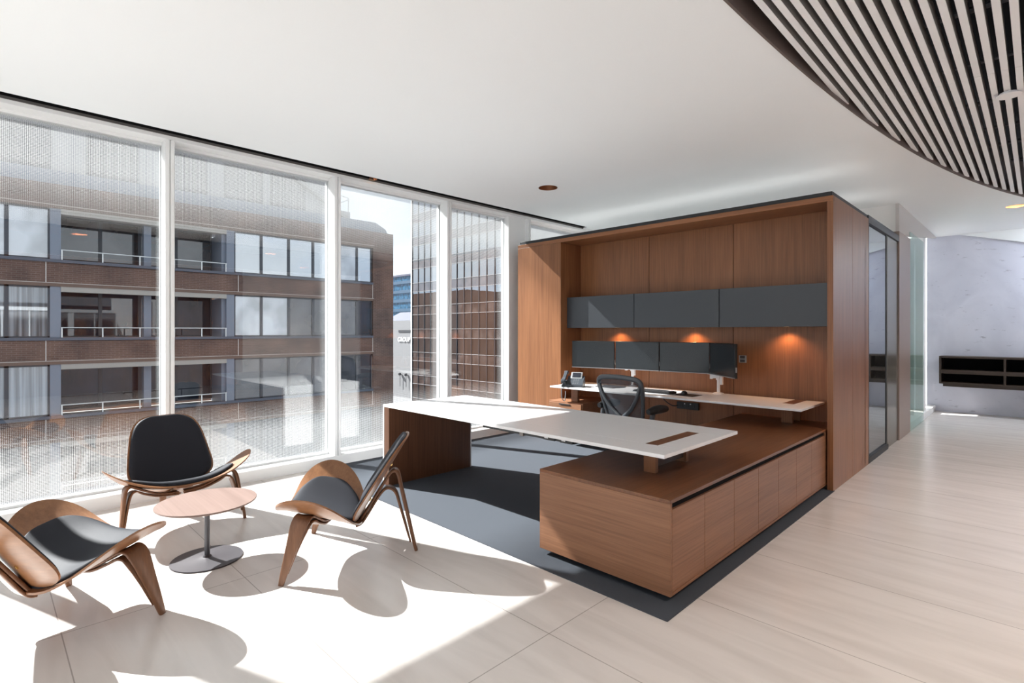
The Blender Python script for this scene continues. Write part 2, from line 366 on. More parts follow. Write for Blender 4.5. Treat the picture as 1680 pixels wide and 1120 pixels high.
    def grid(s, fn, nu, nv, fn2=None):
        """closed shell between surfaces fn(u,v) and fn2(u,v), u,v in 0..1"""
        b = bmesh.new()
        A = [[b.verts.new(fn(i/nu, j/nv)) for j in range(nv+1)] for i in range(nu+1)]
        for i in range(nu):
            for j in range(nv): b.faces.new((A[i][j], A[i+1][j], A[i+1][j+1], A[i][j+1]))
        if fn2:
            B = [[b.verts.new(fn2(i/nu, j/nv)) for j in range(nv+1)] for i in range(nu+1)]
            for i in range(nu):
                for j in range(nv): b.faces.new((B[i][j], B[i][j+1], B[i+1][j+1], B[i+1][j]))
            for i in range(nu):
                b.faces.new((A[i][0], B[i][0], B[i+1][0], A[i+1][0])); b.faces.new((A[i+1][nv], B[i+1][nv], B[i][nv], A[i][nv]))
            for j in range(nv):
                b.faces.new((A[0][j+1], B[0][j+1], B[0][j], A[0][j])); b.faces.new((A[nu][j], B[nu][j], B[nu][j+1], A[nu][j+1]))
        bmesh.ops.remove_doubles(b, verts=b.verts, dist=1e-5)
        bmesh.ops.dissolve_degenerate(b, edges=b.edges, dist=1e-6)
        bmesh.ops.recalc_face_normals(b, faces=b.faces)
        return s.add(b)
    def poly(s, pts, vec):
        """prism: polygon pts (3-D) extruded by vec"""
        b = bmesh.new(); v = [b.verts.new(p) for p in pts]; f = b.faces.new(v)
        r = bmesh.ops.extrude_face_region(b, geom=[f])
        for e in r['geom']:
            if isinstance(e, bmesh.types.BMVert): e.co += Vector(vec)
        bmesh.ops.recalc_face_normals(b, faces=b.faces); return s.add(b)
    def build(s, name, mat, parent=None, smooth=None, world=True):
        if parent is not None and world: bmesh.ops.translate(s.bm, verts=s.bm.verts, vec=-Vector(parent_loc(parent)))
        me = bpy.data.meshes.new(name); s.bm.to_mesh(me); s.bm.free()
        for m_ in (mat if isinstance(mat, (list, tuple)) else [mat]): me.materials.append(M[m_])
        if smooth:
            for p in me.polygons: p.use_smooth = True
            me.set_sharp_from_angle(angle=math.radians(smooth))
        o = bpy.data.objects.new(name, me); C.objects.link(o)
        if parent is not None: o.parent = parent
        return o
def parent_loc(o):
    v = Vector((0, 0, 0))
    while o is not None: v = v + o.location; o = o.parent
    return v
def spline(pts, rad, k):
    if not isinstance(rad, (list, tuple)): rad = [rad]*len(pts)
    out, ro = [], []
    n = len(pts)
    for i in range(n-1):
        p0, p1, p2, p3 = pts[max(i-1, 0)], pts[i], pts[i+1], pts[min(i+2, n-1)]
        for j in range(k):
            t = j/k
            out.append(.5*((2*p1)+(p2-p0)*t+(2*p0-5*p1+4*p2-p3)*t*t+(3*p1-p0-3*p2+p3)*t**3)); ro.append(rad[i]*(1-t)+rad[i+1]*t)
    out.append(pts[-1]); ro.append(rad[-1]); return out, ro
def tag(o, label, cat, group=None, kind=None):
    o['label'] = label; o['category'] = cat
    if group: o['group'] = group
    if kind: o['kind'] = kind
    return o
def thing(name, label, cat, loc=(0, 0, 0), rz=0, group=None, kind=None):
    o = bpy.data.objects.new(name, None); C.objects.link(o); o.location = loc; o.rotation_euler = (0, 0, rz); o.empty_display_size = .1
    return tag(o, label, cat, group, kind)
def dup(root, loc, rz, label, group=None):
    r = root.copy(); C.objects.link(r); r.location = loc; r.rotation_euler = (0, 0, rz); r['label'] = label
    if group: r['group'] = group
    for ch in list(root.children):
        c = ch.copy(); C.objects.link(c); c.parent = r
        for g in list(ch.children):
            d = g.copy(); C.objects.link(d); d.parent = c
    return r
def struct(o, label, cat): return tag(o, label, cat, None, 'structure')

# ================================================================== SETTING
ZC = 3.078                       # ceiling
XG, XF = -5.38, -5.215           # glass plane, inner face of the window frame
# floor
struct(MB().box(-5.46, 4.5, -6.0, 11.97, -.12, 0).build('floor', 'floor'), 'polished pale limestone floor in large rectangular tiles', 'floor')
o = MB().box(-5.215, -1.272, 2.342, 5.30, .0, .006).build('carpet', 'carpet')
tag(o, 'charcoal carpet inset in the stone floor under the desk and low cabinet', 'carpet')
# ceiling with the elliptical opening and two round downlight holes
EC, EA, EB = (1.64, 1.8), 9.5, 2.774
def ellipse(n, grow=0):
    return [Vector((EC[0]+(EB+grow)*math.cos(2*PI*i/n), EC[1]+(EA+grow)*math.sin(2*PI*i/n), 0)) for i in range(n)]
DL = [(-4.052, 4.665, .112), (-.208, 9.76, .112)]
def ceiling():
    b = bmesh.new(); edges = []
    outer = [(-5.13, -6), (3.2, -6), (4.5, -6), (4.5, 11.97), (-1.38, 11.97), (-1.38, 8.5), (-5.13, 8.5)]
    loops = [[Vector((x, y, ZC)) for x, y in outer]]
    # opening, clipped inside the room
    ell = [Vector((min(p.x, 4.3), max(p.y, -5.8), ZC)) for p in ellipse(220)]
    cl = []
    for p in ell:
        if not cl or (p-cl[-1]).length > 1e-3: cl.append(p)
    loops.append(cl)
    for x, y, r in DL: loops.append([Vector((x+r*math.cos(2*PI*i/40), y+r*math.sin(2*PI*i/40), ZC)) for i in range(40)])
    for lp in loops:
        vs = [b.verts.new(p) for p in lp]
        edges += [b.edges.new((vs[i], vs[(i+1) % len(vs)])) for i in range(len(vs))]
    bmesh.ops.triangle_fill(b, edges=edges, use_beauty=True)
    g = bmesh.ops.extrude_face_region(b, geom=list(b.faces))
    for e in g['geom']:
        if isinstance(e, bmesh.types.BMVert): e.co.z += .09
    bmesh.ops.recalc_face_normals(b, faces=b.faces)
    return MB().add(b), cl
cm, CLIP = ceiling()
struct(cm.build('ceiling', 'ceil'), 'smooth white ceiling with a curved cut-out', 'ceiling')
# curved rim strip of the cut-out
def rim():
    b = bmesh.new(); n = len(CLIP); c = Vector((EC[0], EC[1], ZC))
    rings = []
    for p in CLIP:
        inw = (c-p); inw.z = 0; inw.normalize()
        rings.append([b.verts.new(q) for q in (p+inw*.001+Vector((0, 0, -.012)), p+inw*.016+Vector((0, 0, -.012)), p+inw*.016+Vector((0, 0, .42)), p+inw*.001+Vector((0, 0, .42)))])
    for i in range(n):
        for k in range(4): b.faces.new((rings[i][k], rings[i][(k+1) % 4], rings[(i+1) % n][(k+1) % 4], rings[(i+1) % n][k]))
    bmesh.ops.recalc_face_normals(b, faces=b.faces); return MB().add(b)
M['rim'] = plain('taupe_rim', (.13, .10, .09), .6)
M['slat_side_shade'] = plain('slat_painted_shade', (.27, .265, .26), .6)  # shade between the slats, painted as grey on their sides
struct(rim().build('trim_1', 'rim'), 'thin taupe metal rim along the curved ceiling cut-out', 'trim')
# dark void above the slats
v = MB().box(-1.5, 4.5, -6, 11.6, ZC+.62, ZC+.70)
struct(v.build('ceiling_void', 'black'), 'black void above the white ceiling slats', 'ceiling')
# conduits in the void
for i in range(13):
    y = -1.2+i*.83+random.uniform(-.15, .15)
    p = MB().cyl((-1.3, y, ZC+.36+.03*(i % 3)), (3.6, y+random.uniform(-.05, .05), ZC+.36+.03*(i % 3)), .014+.006*(i % 2), seg=8).build('conduit', 'steel', smooth=40)
    tag(p, 'dark pipe crossing above the ceiling slats', 'pipe', 'dark pipes above the ceiling slats')

# window wall ------------------------------------------------------------
bays = [-5.99, -4.53, -3.07, -1.61, -.385, 1.099, 2.614, 4.1, 5.56, 7.0, 8.5]
MW = .068
for i in range(len(bays)-1):
    y0, y1 = bays[i]+MW, bays[i+1]
    t = thing('window_%d' % (i+1), 'full-height clear window pane with dotted bands at head and foot, white frame', 'window', (XG, (y0+y1)/2, 0), kind='structure')
    if i == 7: y1p = 5.235
    else: y1p = y1
    g = MB().box(XG-.012, XG+.012, y0, y1p, .09, 3.0285)
    b_ = g.bm
    for f in b_.faces: f.material_index = 1 if f.normal.x < -.5 else 0
    # the frit shader reads object coordinates: keep z at world height
    p = g.build('pane', ['glass', 'glass_f'], t)
    MB().box(XG-.05, XG+.03, y0, y1p, .085, .125).box(XG-.05, XG+.03, y0, y1p, 3.005, 3.0295).build('frame', 'frame', t)
    m = MB().box(XG-.06, XF, y1, y1+MW*.45, .1, 3.0295, .003).box(XG-.06, XF-.018, y1+MW*.45, y1+MW*.6, .1, 3.0295).box(XG-.06, XF, y1+MW*.6, y1+MW, .1, 3.0295, .003)
    m.build('mullion', 'frame', t)
    if i == 7: MB().box(XG-.05, XF-.06, 5.235, 5.56, .1, 3.0295).build('infill_panel', 'frame', t)
struct(MB().box(XG-.1, XF, -6, 8.5, 0, .105, .006).box(XG-.1, XF+.004, -6, 8.5, 0, .012).build('baseboard_left', 'frame'), 'low white sill along the foot of the windows', 'baseboard')
struct(MB().box(XG-.1, XF, -6, 8.5, 3.03, 3.30).build('trim_2', 'frame'), 'white window head below the ceiling slot', 'trim')
struct(MB().box(XF+.001, XF+.012, -6, 6.86, ZC-.018, ZC+.001).build('trim_3', 'grey_trim'), 'grey edge of the black ceiling slot along the windows', 'trim')
struct(MB().box(XF+.012, -5.13, -6, 6.86, ZC+.09, ZC+.16).box(XF+.001, XF+.012, -6, 6.86, ZC+.0012, ZC+.09).box(XF+.002, -5.13, 6.86, 8.5, ZC, ZC+.16).build('trim_4', ['black']), 'black recessed slot in the ceiling along the windows', 'trim')
bpy.data.objects['trim_4'].data.materials.append(M['ceil'])
for f in bpy.data.objects['trim_4'].data.polygons:
    if f.center.y > 6.87: f.material_index = 1
# walls behind and to the right, with window openings behind the camera
wb = MB().box(-5.46, 4.5, -6.12, -6.0, 0, .35).box(-5.46, 4.5, -6.12, -6.0, 2.95, 3.7)
for x in (-5.4, -3, -.5, 2, 4.4): wb.box(x-.06, x+.06, -6.12, -6.0, .35, 2.95)
struct(wb.build('wall_rear', 'white_paint'), 'white wall with wide window openings behind the viewer', 'wall')
struct(MB().box(4.5, 4.62, -.5, 5.0, 0, 3.7).build('wall_right', 'wood_v'), 'walnut-panelled wall on the far right of the office', 'wall')
struct(MB().box(4.5, 4.62, 5.0, 12.1, 0, 3.7).build('wall_corridor', 'white_paint'), 'white wall along the right of the corridor to the marble wall', 'wall')
wr = MB().box(4.5, 4.62, -6.12, -.5, 0, .12).box(4.5, 4.62, -6.12, -.5, 3.0, 3.7)
for y in (-6.06, -3.3): wr.box(4.5, 4.62, y-.06, y+.06, .12, 3.0)
struct(wr.build('wall_side', 'white_paint'), 'white wall with window openings to the right behind the viewer', 'wall')
struct(MB().box(-1.42, 4.5, 11.97, 12.12, 0, 3.7).build('wall_back', 'marble'), 'grey-blue veined marble wall at the far end of the corridor', 'wall')
struct(MB().box(-5.46, -1.329, 8.5, 8.62, 0, 3.2).build('wall_inner', 'white_paint'), 'white wall closing the room behind the wood-panelled unit', 'wall')
struct(MB().poly([(-.97, 11.965, ZC-.001), (4.5, 11.965, 1.55), (4.5, 11.965, ZC-.001)], (0, -.05, 0)).build('trim_5', 'ceil'), 'white sloping bulkhead across the top of the marble wall', 'trim')
struct(MB().box(-60, -5.46, -70, 130, -14.3, -14).box(-130, -60, -70, 130, -14.3, -14).build('ground', 'street'), 'grey street far below the office windows', 'street')
# screen side of the corridor beyond the wood unit
XB = -1.277
t = thing('window_20', 'tall glazed panel in a black frame beside the wood-panelled end wall', 'window', (XB, 7.1, 0), kind='structure')
MB().box(XB-.035, XB-.022, 6.66, 7.64, .06, 2.56).build('pane', 'glass_dark', t)
MB().box(XB-.04, XB, 6.64, 6.665, 0, 2.60).box(XB-.04, XB-.018, 7.64, 7.68, 0, 2.60).box(XB-.04, XB, 6.64, 7.68, 0, .06).box(XB-.04, XB, 6.64, 8.45, 2.56, 2.641).build('frame', 'black_trim', t)
struct(MB().box(XB-.12, XB-.012, 7.681, 8.36, 0, 2.56, .004).build('trim_6', 'pier_w'), 'bronze-grey pier beside the framed glass panel', 'pier')
struct(MB().box(XB-.14, XB+.004, 8.36, 9.18, 0, 2.70, .003).build('trim_7', 'pier_p'), 'narrow timber-faced pier before the corridor window', 'pier')
t = thing('window_21', 'frameless greenish glass screen between the timber pier and far window', 'window', (XB, 9.5, 0), kind='structure')
MB().box(XB-.01, XB+.004, 9.185, 10.4, .0, 2.80).build('pane', 'green_glass', t)
t = thing('window_22', 'white-framed corridor window beside the marble wall, sunlight at its foot', 'window', (XB-.06, 10.6, 0), kind='structure')
MB().box(XB-.20, XB-.10, 10.25, 10.42, .1, 2.86).box(XB-.20, XB-.05, 10.75, 11.05, .1, 2.95).box(XB-.2, XB-.02, 9.185, 11.965, 0, .10).build('frame', 'frame', t)
MB().box(XB-.15, XB-.14, 9.185, 10.75, .1, 2.72).build('pane', 'green_glass', t)
struct(MB().poly([(XB-.011, 8.45, 2.643), (XB-.011, 8.45, ZC-.002), (XB-.011, 11.965, ZC-.001), (XB-.011, 11.965, 3.062), (XB-.011, 9.18, 2.735), (XB-.011, 8.45, 2.705)], (-.04, 0, 0)).build('trim_8', 'header'), 'white plaster header over the corridor glass and piers', 'trim')
ow_ = MB().box(-2.5, -2.4, 8.62, 11.02, -.1, 4.7).box(-2.5, -2.4, 11.02, 11.24, -.1, .95).box(-2.5, -2.4, 11.02, 11.24, 1.5, 4.7).box(-2.5, -2.4, 11.24, 11.60, -.1, 4.7).box(-2.5, -2.4, 11.60, 11.86, -.1, .9).box(-2.5, -2.4, 11.60, 11.86, 4.3, 4.7).box(-2.5, -2.4, 11.86, 12.12, -.1, 4.7).box(-2.4, -1.42, 11.99, 12.12, -.1, 4.7)  # added to keep sun off the marble, openings shaped to light the slit
struct(ow_.build('wall_sun_block', 'white_paint'), 'white outdoor wall added to block the sun, seen through the bright slit beside the marble wall', 'wall')

t = thing('marble_fill_light', 'slim cool white fill light added out of view to brighten the marble wall', 'light', (1.9, 11.2, ZC))
MB().box(.5, 3.4, 11.16, 11.24, ZC-.03, ZC-.0005, .004).build('housing', 'slat', t)
l = bpy.data.lights.new('marble_fill_lamp', 'AREA'); l.shape = 'RECTANGLE'; l.size = 2.9; l.size_y = .07; l.energy = 55; l.color = (.86, .92, 1)  # area lamp added out of view to brighten the marble
lo = bpy.data.objects.new('marble_fill_lamp', l); lo.location = (0, 0, -.034); lo.rotation_euler = (math.radians(25), 0, 0); lo.parent = t; C.objects.link(lo)

# ceiling slats ------------------------------------------------------------
ORD = ['first', 'second', 'third', 'fourth', 'fifth', 'sixth', 'seventh', 'eighth', 'ninth', 'tenth', 'eleventh', 'twelfth', 'thirteenth', 'fourteenth', 'fifteenth', 'sixteenth', 'seventeenth', 'eighteenth', 'nineteenth', 'twentieth']
for k in range(19):
    x = -1.014+.066*k
    s_ = 1-((x-EC[0])/EB)**2
    if s_ <= 0: continue
    ye = EC[1]+EA*math.sqrt(s_)-.02; ys = max(-5.7, EC[1]-EA*math.sqrt(s_)+.02)
    if ye > 11.4: ye = 11.4
    j = 4.667
    m_ = MB()
    z0 = ZC+.012
    if ys < j < ye:
        m_.box(x-.0175, x+.0175, ys, j-.0025, z0, z0+.085, .0015, seg=1).box(x-.0175, x+.0175, j+.0025, ye, z0, z0+.085, .0015, seg=1).box(x-.013, x+.013, j-.05, j+.05, z0+.01, z0+.075)
    else: m_.box(x-.0175, x+.0175, ys, ye, z0, z0+.085, .0015, seg=1)
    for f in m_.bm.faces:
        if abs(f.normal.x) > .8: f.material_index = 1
    o = m_.build('ceiling_slat', ['slat', 'slat_side_shade'])
    tag(o, 'long white ceiling slat, %s in from the curved rim' % ORD[k], 'slat', 'white ceiling slats')

# downlights ----------------------------------------------------------------
def downlight(x, y, r, label, energy, lens='lamp'):
    t = thing('downlight', label, 'ceiling light', (x, y, ZC), group='recessed ceiling downlights')
    MB().lathe([(r-.001, -.002), (r-.004, .0), (r-.006, .03), (r*.8, .10), (r*.45, .13), (r*.45, .145), (r*.82, .115), (r-.001, .05)], (x, y, ZC), caps=False).build('reflector', 'copper', t, smooth=40)
    MB().lathe([(.001, .118), (r*.42, .118), (r*.42, .125), (.001, .125)], (x, y, ZC)).build('lens', lens, t, smooth=40)
    if not energy: return
    l = bpy.data.lights.new('downlight_lamp', 'SPOT'); l.energy = energy; l.color = (1, .86, .76); l.spot_size = 2.4; l.spot_blend = .6; l.shadow_soft_size = .04
    lo = bpy.data.objects.new('downlight_lamp', l); lo.location = (0, 0, .10); lo.parent = t; C.objects.link(lo)
downlight(*DL[0], 'round copper downlight recessed in the white ceiling before the wood unit', 0, 'lens_off')
downlight(*DL[1], 'round copper downlight recessed near the curved rim over the corridor', 18)
for i, (dx, dy, lab) in enumerate(((.95, 1.2, 'added round copper fill downlight in the slat ceiling nearest overhead'), (.95, 4.4, 'second added round copper fill downlight along the corridor slats'), (.95, 7.4, 'third added round copper fill downlight along the corridor slats'),
                                  (2.9, 2.8, 'round copper downlight in the slats by the right-hand windows'), (2.9, 6.0, 'farther added round copper fill downlight in the slats by the right-hand windows'), (.95, -2.2, 'added round copper fill downlight in the slats behind the viewer'))):
    downlight(dx, dy, .112, lab, 82)  # unseen downlights added as fill for the corridor side
t = thing('track_spotlight', 'small copper spotlight set in the black slot along the windows', 'ceiling light', (-5.163, 3.038, ZC))
MB().lathe([(.042, -.004), (.040, .0), (.030, .05), (.028, .05), (.042, .052)], (-5.172, 3.038, ZC), seg=24, caps=False).build('housing', 'copper', t, smooth=40)
MB().lathe([(.001, .02), (.032, .02), (.03, .026), (.001, .026)], (-5.172, 3.038, ZC), seg=24).build('lens', 'lamp', t)
o = MB().lathe([(.001, -.012), (.066, -.012), (.070, -.008), (.070, -.005), (.05, -.004), (.05, .012), (.001, .012)], (-.15, 5.126, ZC), seg=40).build('sprinkler_cover', 'slat', smooth=40)
tag(o, 'flat round white sprinkler cover on the ceiling slats', 'sprinkler cover')

# ================================================================== WOOD-PANELLED UNIT
YB, YN = 5.278, 5.70            # front plane, niche back
XL, XP, XR = -5.138, -4.367, -1.325
t = thing('wood_wall_unit', 'large walnut-panelled built-in unit with an open niche holding the rear desk', 'built-in unit', ((XL+XB)/2, 5.6, 0))
MB().box(XL, XP-.02, YB, YB+.02, .02, 2.553, .0015).box(XP-.02, XP, YB, YN, .02, 2.553, .0015).build('pillar_panel', 'wood_v', t)
MB().box(XL, XL+.02, YB+.02, 6.5, .02, 2.60).box(XL, XB, 6.48, 6.5, .02, 2.6).build('rear_panel', 'wood_v', t)
MB().box(XL, XB-.001, YB, YB+.03, 2.5545, 2.602, .0015).box(XL, XB-.05, YB+.03, 6.5, 2.556, 2.602).build('lintel', 'wood_x', t)
for a, b_ in ((XP, -3.338), (-3.334, -2.325), (-2.321, XR)):
    MB().box(a+.001, b_-.001, YN, YN+.018, .02, 2.556, .001).build('back_panel', 'wood_v', t)
MB().box(XP, XR, YN+.018, YN+.022, .02, 2.556).build('panel_backing', 'black', t)
MB().box(XR, XB, YB, YB+.03, 0, 2.553, .0015).box(XR, XR+.02, YB+.03, YN+.02, 0, 2.553).build('end_frame', 'wood_v', t)
for a, b_ in ((YB+.031, 5.955), (5.959, 6.636)):
    MB().box(XB-.02, XB, a, b_, 0, 2.601, .001).build('side_panel', 'wood_v', t)
MB().box(XL+.03, XB-.012, YB+.012, YB+.06, 2.6025, 2.641, .002).box(XB-.06, XB-.012, YB+.06, 6.66, 2.6025, 2.641).build('top_trim', 'black_trim', t)
MB().box(XL, XB-.061, YB+.061, 8.44, 2.6025, 2.638).build('top_panel', 'white_paint', t)

for y, lab in ((6.3, 'long slim fill light added out of sight on top of the wood-panelled unit, nearer its front'), (7.7, 'long slim fill light added out of sight on top of the wood-panelled unit, at the back')):
    t = thing('fill_strip', lab, 'light', (-3.2, y, 2.638))
    MB().box(-5.0, -1.5, y-.03, y+.03, 2.6385, 2.66, .003).build('housing', 'white_paint', t)
    l = bpy.data.lights.new('fill_strip_lamp', 'AREA'); l.shape = 'RECTANGLE'; l.size = 3.5; l.size_y = .05; l.energy = 1.15; l.color = (1, .98, .96)  # hidden lamp added to lift the ceiling above the unit
    lo = bpy.data.objects.new('fill_strip_lamp', l); lo.location = (0, 0, .026); lo.rotation_euler = (PI, 0, 0); lo.parent = t; C.objects.link(lo)

# overhead cabinets ----------------------------------------------------------
cabs = [(XP+.003, -3.364, 'slate grey overhead cabinet at the window end, above the desk phone'),
        (-3.360, -2.349, 'slate grey overhead cabinet in the middle, above the mesh task chair'),
        (-2.345, -1.330, 'longest-looking slate grey overhead cabinet at the end away from the windows')]
UZ0, UZ1, UY = 1.450, 1.846, 5.402
for a, b_, lab in cabs:
    t = thing('wall_cabinet', lab, 'cabinet', ((a+b_)/2, YN, UZ0), group='slate overhead cabinets')
    MB().box(a, b_, UY+.02, YN-.001, UZ0+.004, UZ1-.004).build('body', 'grey_side', t)
    MB().box(a+.0015, b_-.0015, UY, UY+.019, UZ0, UZ1, .0015).build('door', 'grey_lam', t)
for x, lab in ((-3.729, 'small warm puck light under the window-end overhead cabinet'), (-2.743, 'small warm puck light under the middle overhead cabinet'), (-1.762, 'small warm puck light under the overhead cabinet at the far end')):
    t = thing('puck_light', lab, 'light', (x, 5.60, UZ0+.003), group='puck lights under the overhead cabinets')
    MB().lathe([(.001, -.0012), (.034, -.0012), (.036, -.0006), (.036, .0), (.001, .0)], (x, 5.60, UZ0+.0035), seg=28).build('housing', 'copper', t, smooth=40)
    MB().lathe([(.001, -.0020), (.024, -.0020), (.024, -.0013), (.001, -.0013)], (x, 5.60, UZ0+.0035), seg=24).build('lens', 'lamp', t)
    l = bpy.data.lights.new('puck_lamp', 'SPOT'); l.energy = 3.6; l.color = (1, .52, .25); l.spot_size = 2.3; l.spot_blend = .8; l.shadow_soft_size = .02
    lo = bpy.data.objects.new('puck_lamp', l); lo.location = (0, 0.0, -.02); lo.parent = t; C.objects.link(lo)

# ================================================================== CREDENZA
CX0, CX1, CY0, CY1, CZ0, CZ1 = -2.233, -1.336, 2.491, 5.692, .042, .539
t = thing('credenza', 'long low walnut cabinet with seven doors, running from the corner up to the wood unit', 'cabinet', ((CX0+CX1)/2, 4.0, .0065))
MB().box(CX0+.0, CX1-.018, CY0+.02, YB-.004, CZ0, CZ1-.021).box(CX0, -1.3375, YB-.004, CY1, CZ0, CZ1-.021).build('carcass', 'wood_front', t)
MB().box(CX0, CX1, CY0, YB-.003, CZ1-.02, CZ1, .002).box(CX0, -1.3375, YB-.003, CY1, CZ1-.02, CZ1).build('top', 'wood_y', t)
MB().box(CX0, CX1, CY0, CY0+.019, CZ0, CZ1-.0203, .0015).build('end_panel', 'wood_end', t)
MB().box(CX1-.05, CX1-.015, CY0+.02, YB-.004, CZ1-.058, CZ1-.0205).build('finger_groove', 'black', t)
MB().box(CX1-.018, CX1, CY0+.02, YB-.004, CZ0, CZ0+.016, .001).build('bottom_rail', 'wood_front', t)
dv = [CY0+.0215, 2.887, 3.294, 3.697, 4.087, 4.481, 4.873, YB-.006]
for i in range(7):
    MB().box(CX1-.0175, CX1-.001, dv[i]+.0015, dv[i+1]-.0015, CZ0+.019, CZ1-.052, .001).build('door', 'wood_front', t)
MB().box(CX0+.22, CX1-.10, CY0+.25, 5.25, .0065, CZ0).build('plinth', 'black', t)

# ================================================================== FRONT DESK
DX0, DX1, DY0, DY1, DZ = -4.268, -1.433, 2.606, 3.590, .7363
t = thing('executive_desk', 'large white-topped desk with walnut end leg, front one on the carpet', 'desk', (-4.2, 3.1, .0065))
top = MB().box(DX0, DX1, DY0, 2.8035, DZ-.022, DZ, .003).box(DX0, -1.668, 2.8045, 3.3405, DZ-.022, DZ, .0006, seg=1)
top.box(-1.584, DX1, 2.8045, 3.3405, DZ-.022, DZ, .001, seg=1).box(DX0, DX1, 3.3415, DY1, DZ-.022, DZ, .003)
top.box(DX0+.02, DX1-.02, DY0+.02, DY1-.02, DZ-.024, DZ-.0225)
top.build('tabletop', 'white_lam', t)
MB().box(-1.667, -1.585, 2.806, 3.339, DZ-.022, DZ-.001).build('inlay', 'wood_y', t)
MB().box(DX0, DX0+.02, DY0, DY1, .0065, DZ-.0225, .002).build('outer_leg_panel', 'white_lam', t)
MB().box(DX0+.0205, DX0+.10, DY0+.002, DY1-.012, .0065, DZ-.0245, .0015).build('inner_leg_panel', 'wood_leg_shade', t)
MB().box(DX0+.0205, DX0+.10, DY1-.0118, DY1, .0065, DZ-.0245, .001).build('leg_edge', 'white_lam', t)
for y in (2.90, 3.30): MB().box(-1.735, -1.655, y, y+.035, CZ1+.0005, DZ-.0245, .001).build('post', 'wood_v', t)
MB().box(-1.715, -1.675, 2.9355, 3.2995, CZ1+.03, DZ-.026).build('post_link', 'wood_dark', t)
# cable tray and sockets under the desk
t2 = thing('cable_tray', 'black cable tray with sockets fixed under the front white desk', 'cable tray', (-2.9, 2.98, .70))
MB().box(-3.22, -2.28, 2.90, 3.06, .622, .629).box(-3.22, -2.28, 2.90, 2.906, .629, .660).box(-3.22, -2.28, 3.054, 3.06, .629, .7115).box(-3.22, -3.20, 2.90, 3.06, .629, .7115).box(-2.30, -2.28, 2.90, 3.06, .629, .7115).build('tray', 'black_pl', t2)
MB().box(-2.80, -2.765, 2.893, 3.067, .614, .7115).build('clip', 'soffit', t2)
for x in (-2.56, -2.40): MB().box(x, x+.11, 2.891, 2.8995, .620, .664, .002).build('socket_plate', 'black_pl', t2)
for x in (-2.545, -2.385): MB().box(x, x+.035, 2.887, 2.8908, .632, .654, .002).build('socket', 'sock', t2)

# ================================================================== REAR DESK
RX0, RX1, RY0, RY1 = -4.274, -1.440, 4.955, 5.655
t = thing('rear_desk', 'long white-topped desk standing in the walnut niche under the monitors', 'desk', (-2.9, 5.3, .5395))
top = MB().box(RX0, -1.697, RY0, RY1, DZ-.020, DZ, .003).box(-1.597, RX1, RY0, RY1, DZ-.020, DZ, .003).box(-1.697, -1.597, RY0, 5.276, DZ-.020, DZ, .0008, seg=1)
top.build('tabletop', 'white_lam', t)
MB().box(-1.696, -1.598, 5.277, RY1, DZ-.020, DZ-.0005).build('inlay', 'wood_y', t)
for y in (5.39, 5.60): MB().box(-1.741, -1.641, y, y+.04, CZ1+.0005, DZ-.0205, .001).build('post', 'wood_v', t)
MB().box(-4.08, -3.98, 5.13, 5.17, .5455, DZ-.0205, .001).build('left_post', 'wood_end', t)
MB().box(-3.7, -1.9, 5.25, 5.31, DZ-.06, DZ-.0205).build('beam', 'black_pl', t)

# pedestal under the left end
t = thing('drawer_pedestal', 'wall-hung walnut drawer box under the window end of the rear desk', 'cabinet', (-4.1, 5.35, .28))
MB().box(-4.360, -3.83, 5.04, 5.6995, .28, .545, .0015).build('carcass', 'wood_end', t)
for z0, z1 in ((.29, .405), (.41, .53)):
    d = MB().box(-4.345, -3.845, 5.022, 5.0395, z0, z1, .001).build('drawer', 'wood_end', t)
    MB().box(-4.18, -4.01, 5.014, 5.0215, z1-.018, z1-.006, .001).build('pull', 'black_pl', d)

# ================================================================== MONITORS
def monitor(p0, p1, label, zc, first=None):
    """p0,p1 = plan positions of the lower front edge ends as seen from the chair side (left, right)"""
    a = Vector((p0[0], p0[1], 0)); b = Vector((p1[0], p1[1], 0)); wd = (b-a).length; c = (a+b)/2
    rz = math.atan2((b-a).y, (b-a).x)
    loc = (c.x, c.y, zc)
    if first is not None: return dup(first, loc, rz, label)
    t = thing('monitor', label, 'monitor', (0, 0, 0), 0, 'monitors on the rear desk')
    W2, H2 = .288, .168
    MB().box(-W2, W2, .004, .030, -H2, H2, .004).build('bezel', 'bezel', t, world=False)
    MB().box(-W2+.008, W2-.008, .0015, .0038, -H2+.016, H2-.008).build('screen', 'screen', t, world=False)
    MB().box(-W2, W2, .0005, .0038, -H2, -H2+.006).build('chin_strip', 'silver', t, world=False)
    MB().box(-.16, .16, .0305, .055, -.09, .09, .008).box(-.05, .05, .055, .062, -.05, .05).build('back_shell', 'bezel', t, world=False)
    for s_ in (-1, 1): MB().box(s_*(W2+.0005)-.0012, s_*(W2+.0005)+.0012, .010, .024, -.11, -.06).build('port_strip', 'silver', t, world=False)
    t.location = loc; t.rotation_euler = (0, 0, rz); return t
ZM = 1.118
m1 = monitor((-4.23, 5.335), (-3.665, 5.448), 'monitor nearest the windows, above the desk phone', ZM)
monitor((-3.655, 5.452), (-3.082, 5.475), 'monitor second from the windows, behind the mesh chair', ZM, m1)
monitor((-3.072, 5.475), (-2.498, 5.500), 'monitor third from the windows, above the keyboard', ZM, m1)
monitor((-2.488, 5.488), (-2.068, 5.100), 'monitor turned inwards at the end away from the windows', ZM, m1)
